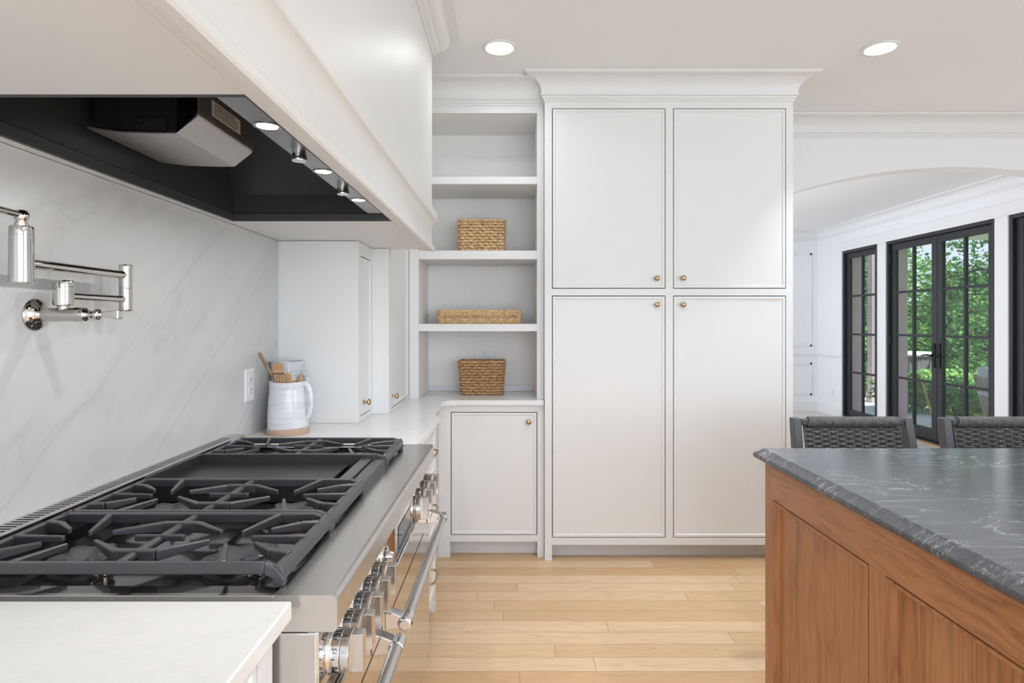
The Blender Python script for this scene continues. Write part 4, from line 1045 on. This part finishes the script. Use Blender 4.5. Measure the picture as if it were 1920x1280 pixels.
b = MB(); b.loft([[(bx + (.31-.10*j)*math.cos(a) , by + (.31-.10*j)*math.sin(a), bz + z) for a in [2.6 + (i-6)*.14 for i in range(13)] ] + [(bx + .36*math.cos(a) , by + .36*math.sin(a), bz + z) for a in [2.6 + (6-i)*.14 for i in range(13)]] for z, j in ((.44, 0), (.55, .4), (.72, .5), (.79, .3), (.81, 0))])
b.build('back_cushion', M['cushion'], ch, bevel=.02)
# round slatted planter table further out
tb = thing('garden_planter', (7.55, 11.2, -.14), 'round grey ribbed garden planter with a pale rim beyond the doors', 'planter')
n = 72; b = MB().loft([[(7.55 + (r + .012*(i % 2))*math.cos(2*math.pi*i/n), 11.2 + (r + .012*(i % 2))*math.sin(2*math.pi*i/n), z) for i in range(n)] for r, z in ((.36, -.139), (.40, .76))])
b.build('body', M['stone'], tb, smooth=0)
MB().lathe([(0, .76), (.43, .76), (.44, .78), (.44, .81), (.43, .825), (0, .825)], (7.55, 11.2, 0), (0,0,1), 40).build('rim', M['patio'], tb)
tag(MB().tube([(6.42, 9.02, -.05), (6.36, 9.06, .25), (6.28, 9.10, .60)], .014, 8).build('garden_stake', M['stake'], loc=(6.42, 9.02, -.05)), 'yellow garden stake leaning in the shrubs outside the doors', 'stake')

def leaves(mb, rnd, c, rad, count, size):
    for _ in range(count):
        while True:
            p = Vector((rnd.uniform(-1, 1), rnd.uniform(-1, 1), rnd.uniform(-1, 1)))
            if .25 < p.length < 1: break
        p = Vector((c[0]+p.x*rad[0], c[1]+p.y*rad[1], c[2]+p.z*rad[2]))
        if p.z < -.12: continue
        d = Vector((rnd.gauss(0, 1), rnd.gauss(0, 1), rnd.gauss(0, .6))).normalized(); e = d.orthogonal().normalized()
        e.rotate(__import__('mathutils').Quaternion(d, rnd.uniform(0, 6.28)))
        s = size*rnd.uniform(.6, 1.3); nn = d.cross(e)*s*.12
        mb.add([tuple(p), tuple(p + d*s*.5 + e*s*.33 + nn), tuple(p + d*s), tuple(p + d*s*.5 - e*s*.33 + nn)], [(0, 1, 2), (0, 2, 3)])
def tree(label, x, y, h, cr, count, mat, seed, size=.11, low=.5, name='garden_tree'):
    rnd = random.Random(seed); t = thing(name, (x, y, -.14), label, 'tree', 'trees beyond the patio')
    b = MB(); top = (x + rnd.uniform(-.2, .2), y, h*.85)
    b.tube([(x, y, -.14), (x+.05, y, h*.3), (x-.04, y+.05, h*.6), top], [.11, .09, .06, .02], 8)
    tr = b.build('trunk', M['bark'], t)
    f = MB()
    for k in range(16):
        z = low + (h-low)*(k+.5)/16*.92; a = rnd.uniform(0, 6.28); l = cr*rnd.uniform(.7, 1.1)*(1 - .55*(z/h))
        e = (x + l*math.cos(a), y + l*math.sin(a), z + rnd.uniform(-.1, .45))
        mid = (x + .5*l*math.cos(a), y + .5*l*math.sin(a), z + .12)
        MB().tube([(x, y, z-.1), mid, e], [.04, .028, .010], 6).build('branch', M['bark'], t)
        for q in (mid, e): leaves(f, rnd, q, (cr*.40, cr*.40, .36), count//32, size)
    f.build('foliage', M[mat], t, smooth=0)
rows = [(9.3, 16.0, 5.2, 1.9, 4200, 'leaf', .12, .2, 'leafy tree filling the view through the left tall window'), (7.25, 12.3, 4.4, 1.2, 3600, 'leaf', .10, .3, 'leafy maple tree close behind the left French door'), (9.4, 10.9, 4.8, 1.7, 4800, 'leaf_dark', .10, .4, 'dark leafy tree behind the right French door'),
        (9.3, 12.6, 2.5, 1.2, 2600, 'leaf_light', .11, .3, 'bright leafy tree behind the middle of the doors'), (8.3, 14.2, 4.0, 1.5, 3600, 'leaf', .11, .2, 'young tree seen through the left tall window'),
        (12.9, 14.6, 6.0, 2.1, 4200, 'leaf', .13, .4, 'broad tree in the second row behind the doors'), (10.6, 18.2, 5.5, 1.9, 3600, 'leaf_light', .14, .3, 'pale green tree at the back of the garden'),
        (15.6, 17.4, 7.0, 2.5, 3600, 'leaf_dark', .15, .3, 'tall dark tree at the back of the garden'), (11.6, 11.6, 5.6, 2.0, 3600, 'leaf', .12, .3, 'tree seen through the window at the right edge')]
for i, (x, y, h, cr, cnt, mt, sz, low, lb) in enumerate(rows): tree(lb, x, y, h, cr, cnt, mt, 11+i, sz, low)
def shrub(label, x, y, r, h, count, mat, seed, size=.075):
    rnd = random.Random(seed); t = thing('garden_shrub', (x, y, -.14), label, 'shrub', 'shrubs along the patio')
    b = MB()
    for k in range(7):
        a = rnd.uniform(0, 6.28); b.tube([(x, y, -.14), (x + r*.4*math.cos(a), y + r*.4*math.sin(a), h*.5), (x + r*.8*math.cos(a), y + r*.8*math.sin(a), h*.9)], [.012, .009, .004], 5)
    b.build('stem', M['bark'], t)
    f = MB(); leaves(f, rnd, (x, y, h*.45), (r, r, h*.6), count, size); f.build('foliage', M[mat], t, smooth=0)
sh = [(6.35, 9.62, .46, .56, 1000, 'leaf', 'round leafy shrub at the patio edge below the planter'), (7.30, 9.72, .46, .60, 1000, 'leaf_light', 'light green shrub at the patio edge between the doors'), (7.32, 8.78, .42, .56, 1000, 'leaf', 'dense shrub outside the right French door'),
      (7.15, 10.30, .36, .55, 1000, 'leaf_light', 'bright shrub just in front of the ribbed planter'), (6.5, 12.3, .6, .7, 1000, 'leaf', 'low shrub furthest along the patio, outside the left tall window'), (6.95, 9.2, .42, .52, 1000, 'leaf', 'shrub outside the right French door, just left of the patio chair'), (8.0, 9.7, .5, .62, 1000, 'leaf_light', 'pale shrub behind the patio chair'), (8.3, 10.6, .5, .8, 900, 'leaf_dark', 'dark shrub further back outside the right French door')]
for i, (x, y, r, h, cnt, mt, lb) in enumerate(sh): shrub(lb, x, y, r, h, cnt, mt, 70+i)
# wooded backdrop far behind: uncountable foliage
rnd = random.Random(5); f = MB()
for k in range(70):
    wx, wy, wz = 18 + rnd.uniform(-1, 5), 12 + rnd.uniform(-2, 24), rnd.uniform(0, 3.4)
    if .655 < wx/wy < .79: wz *= .35
    leaves(f, rnd, (wx, wy, wz), (1.7, 1.7, 1.3), 170, .26)
o = f.build('woodland_foliage', M['leaf'], smooth=0, loc=(18, 20, 0)); tag(o, 'blurred green woodland behind the garden trees', 'woodland', kind='stuff')
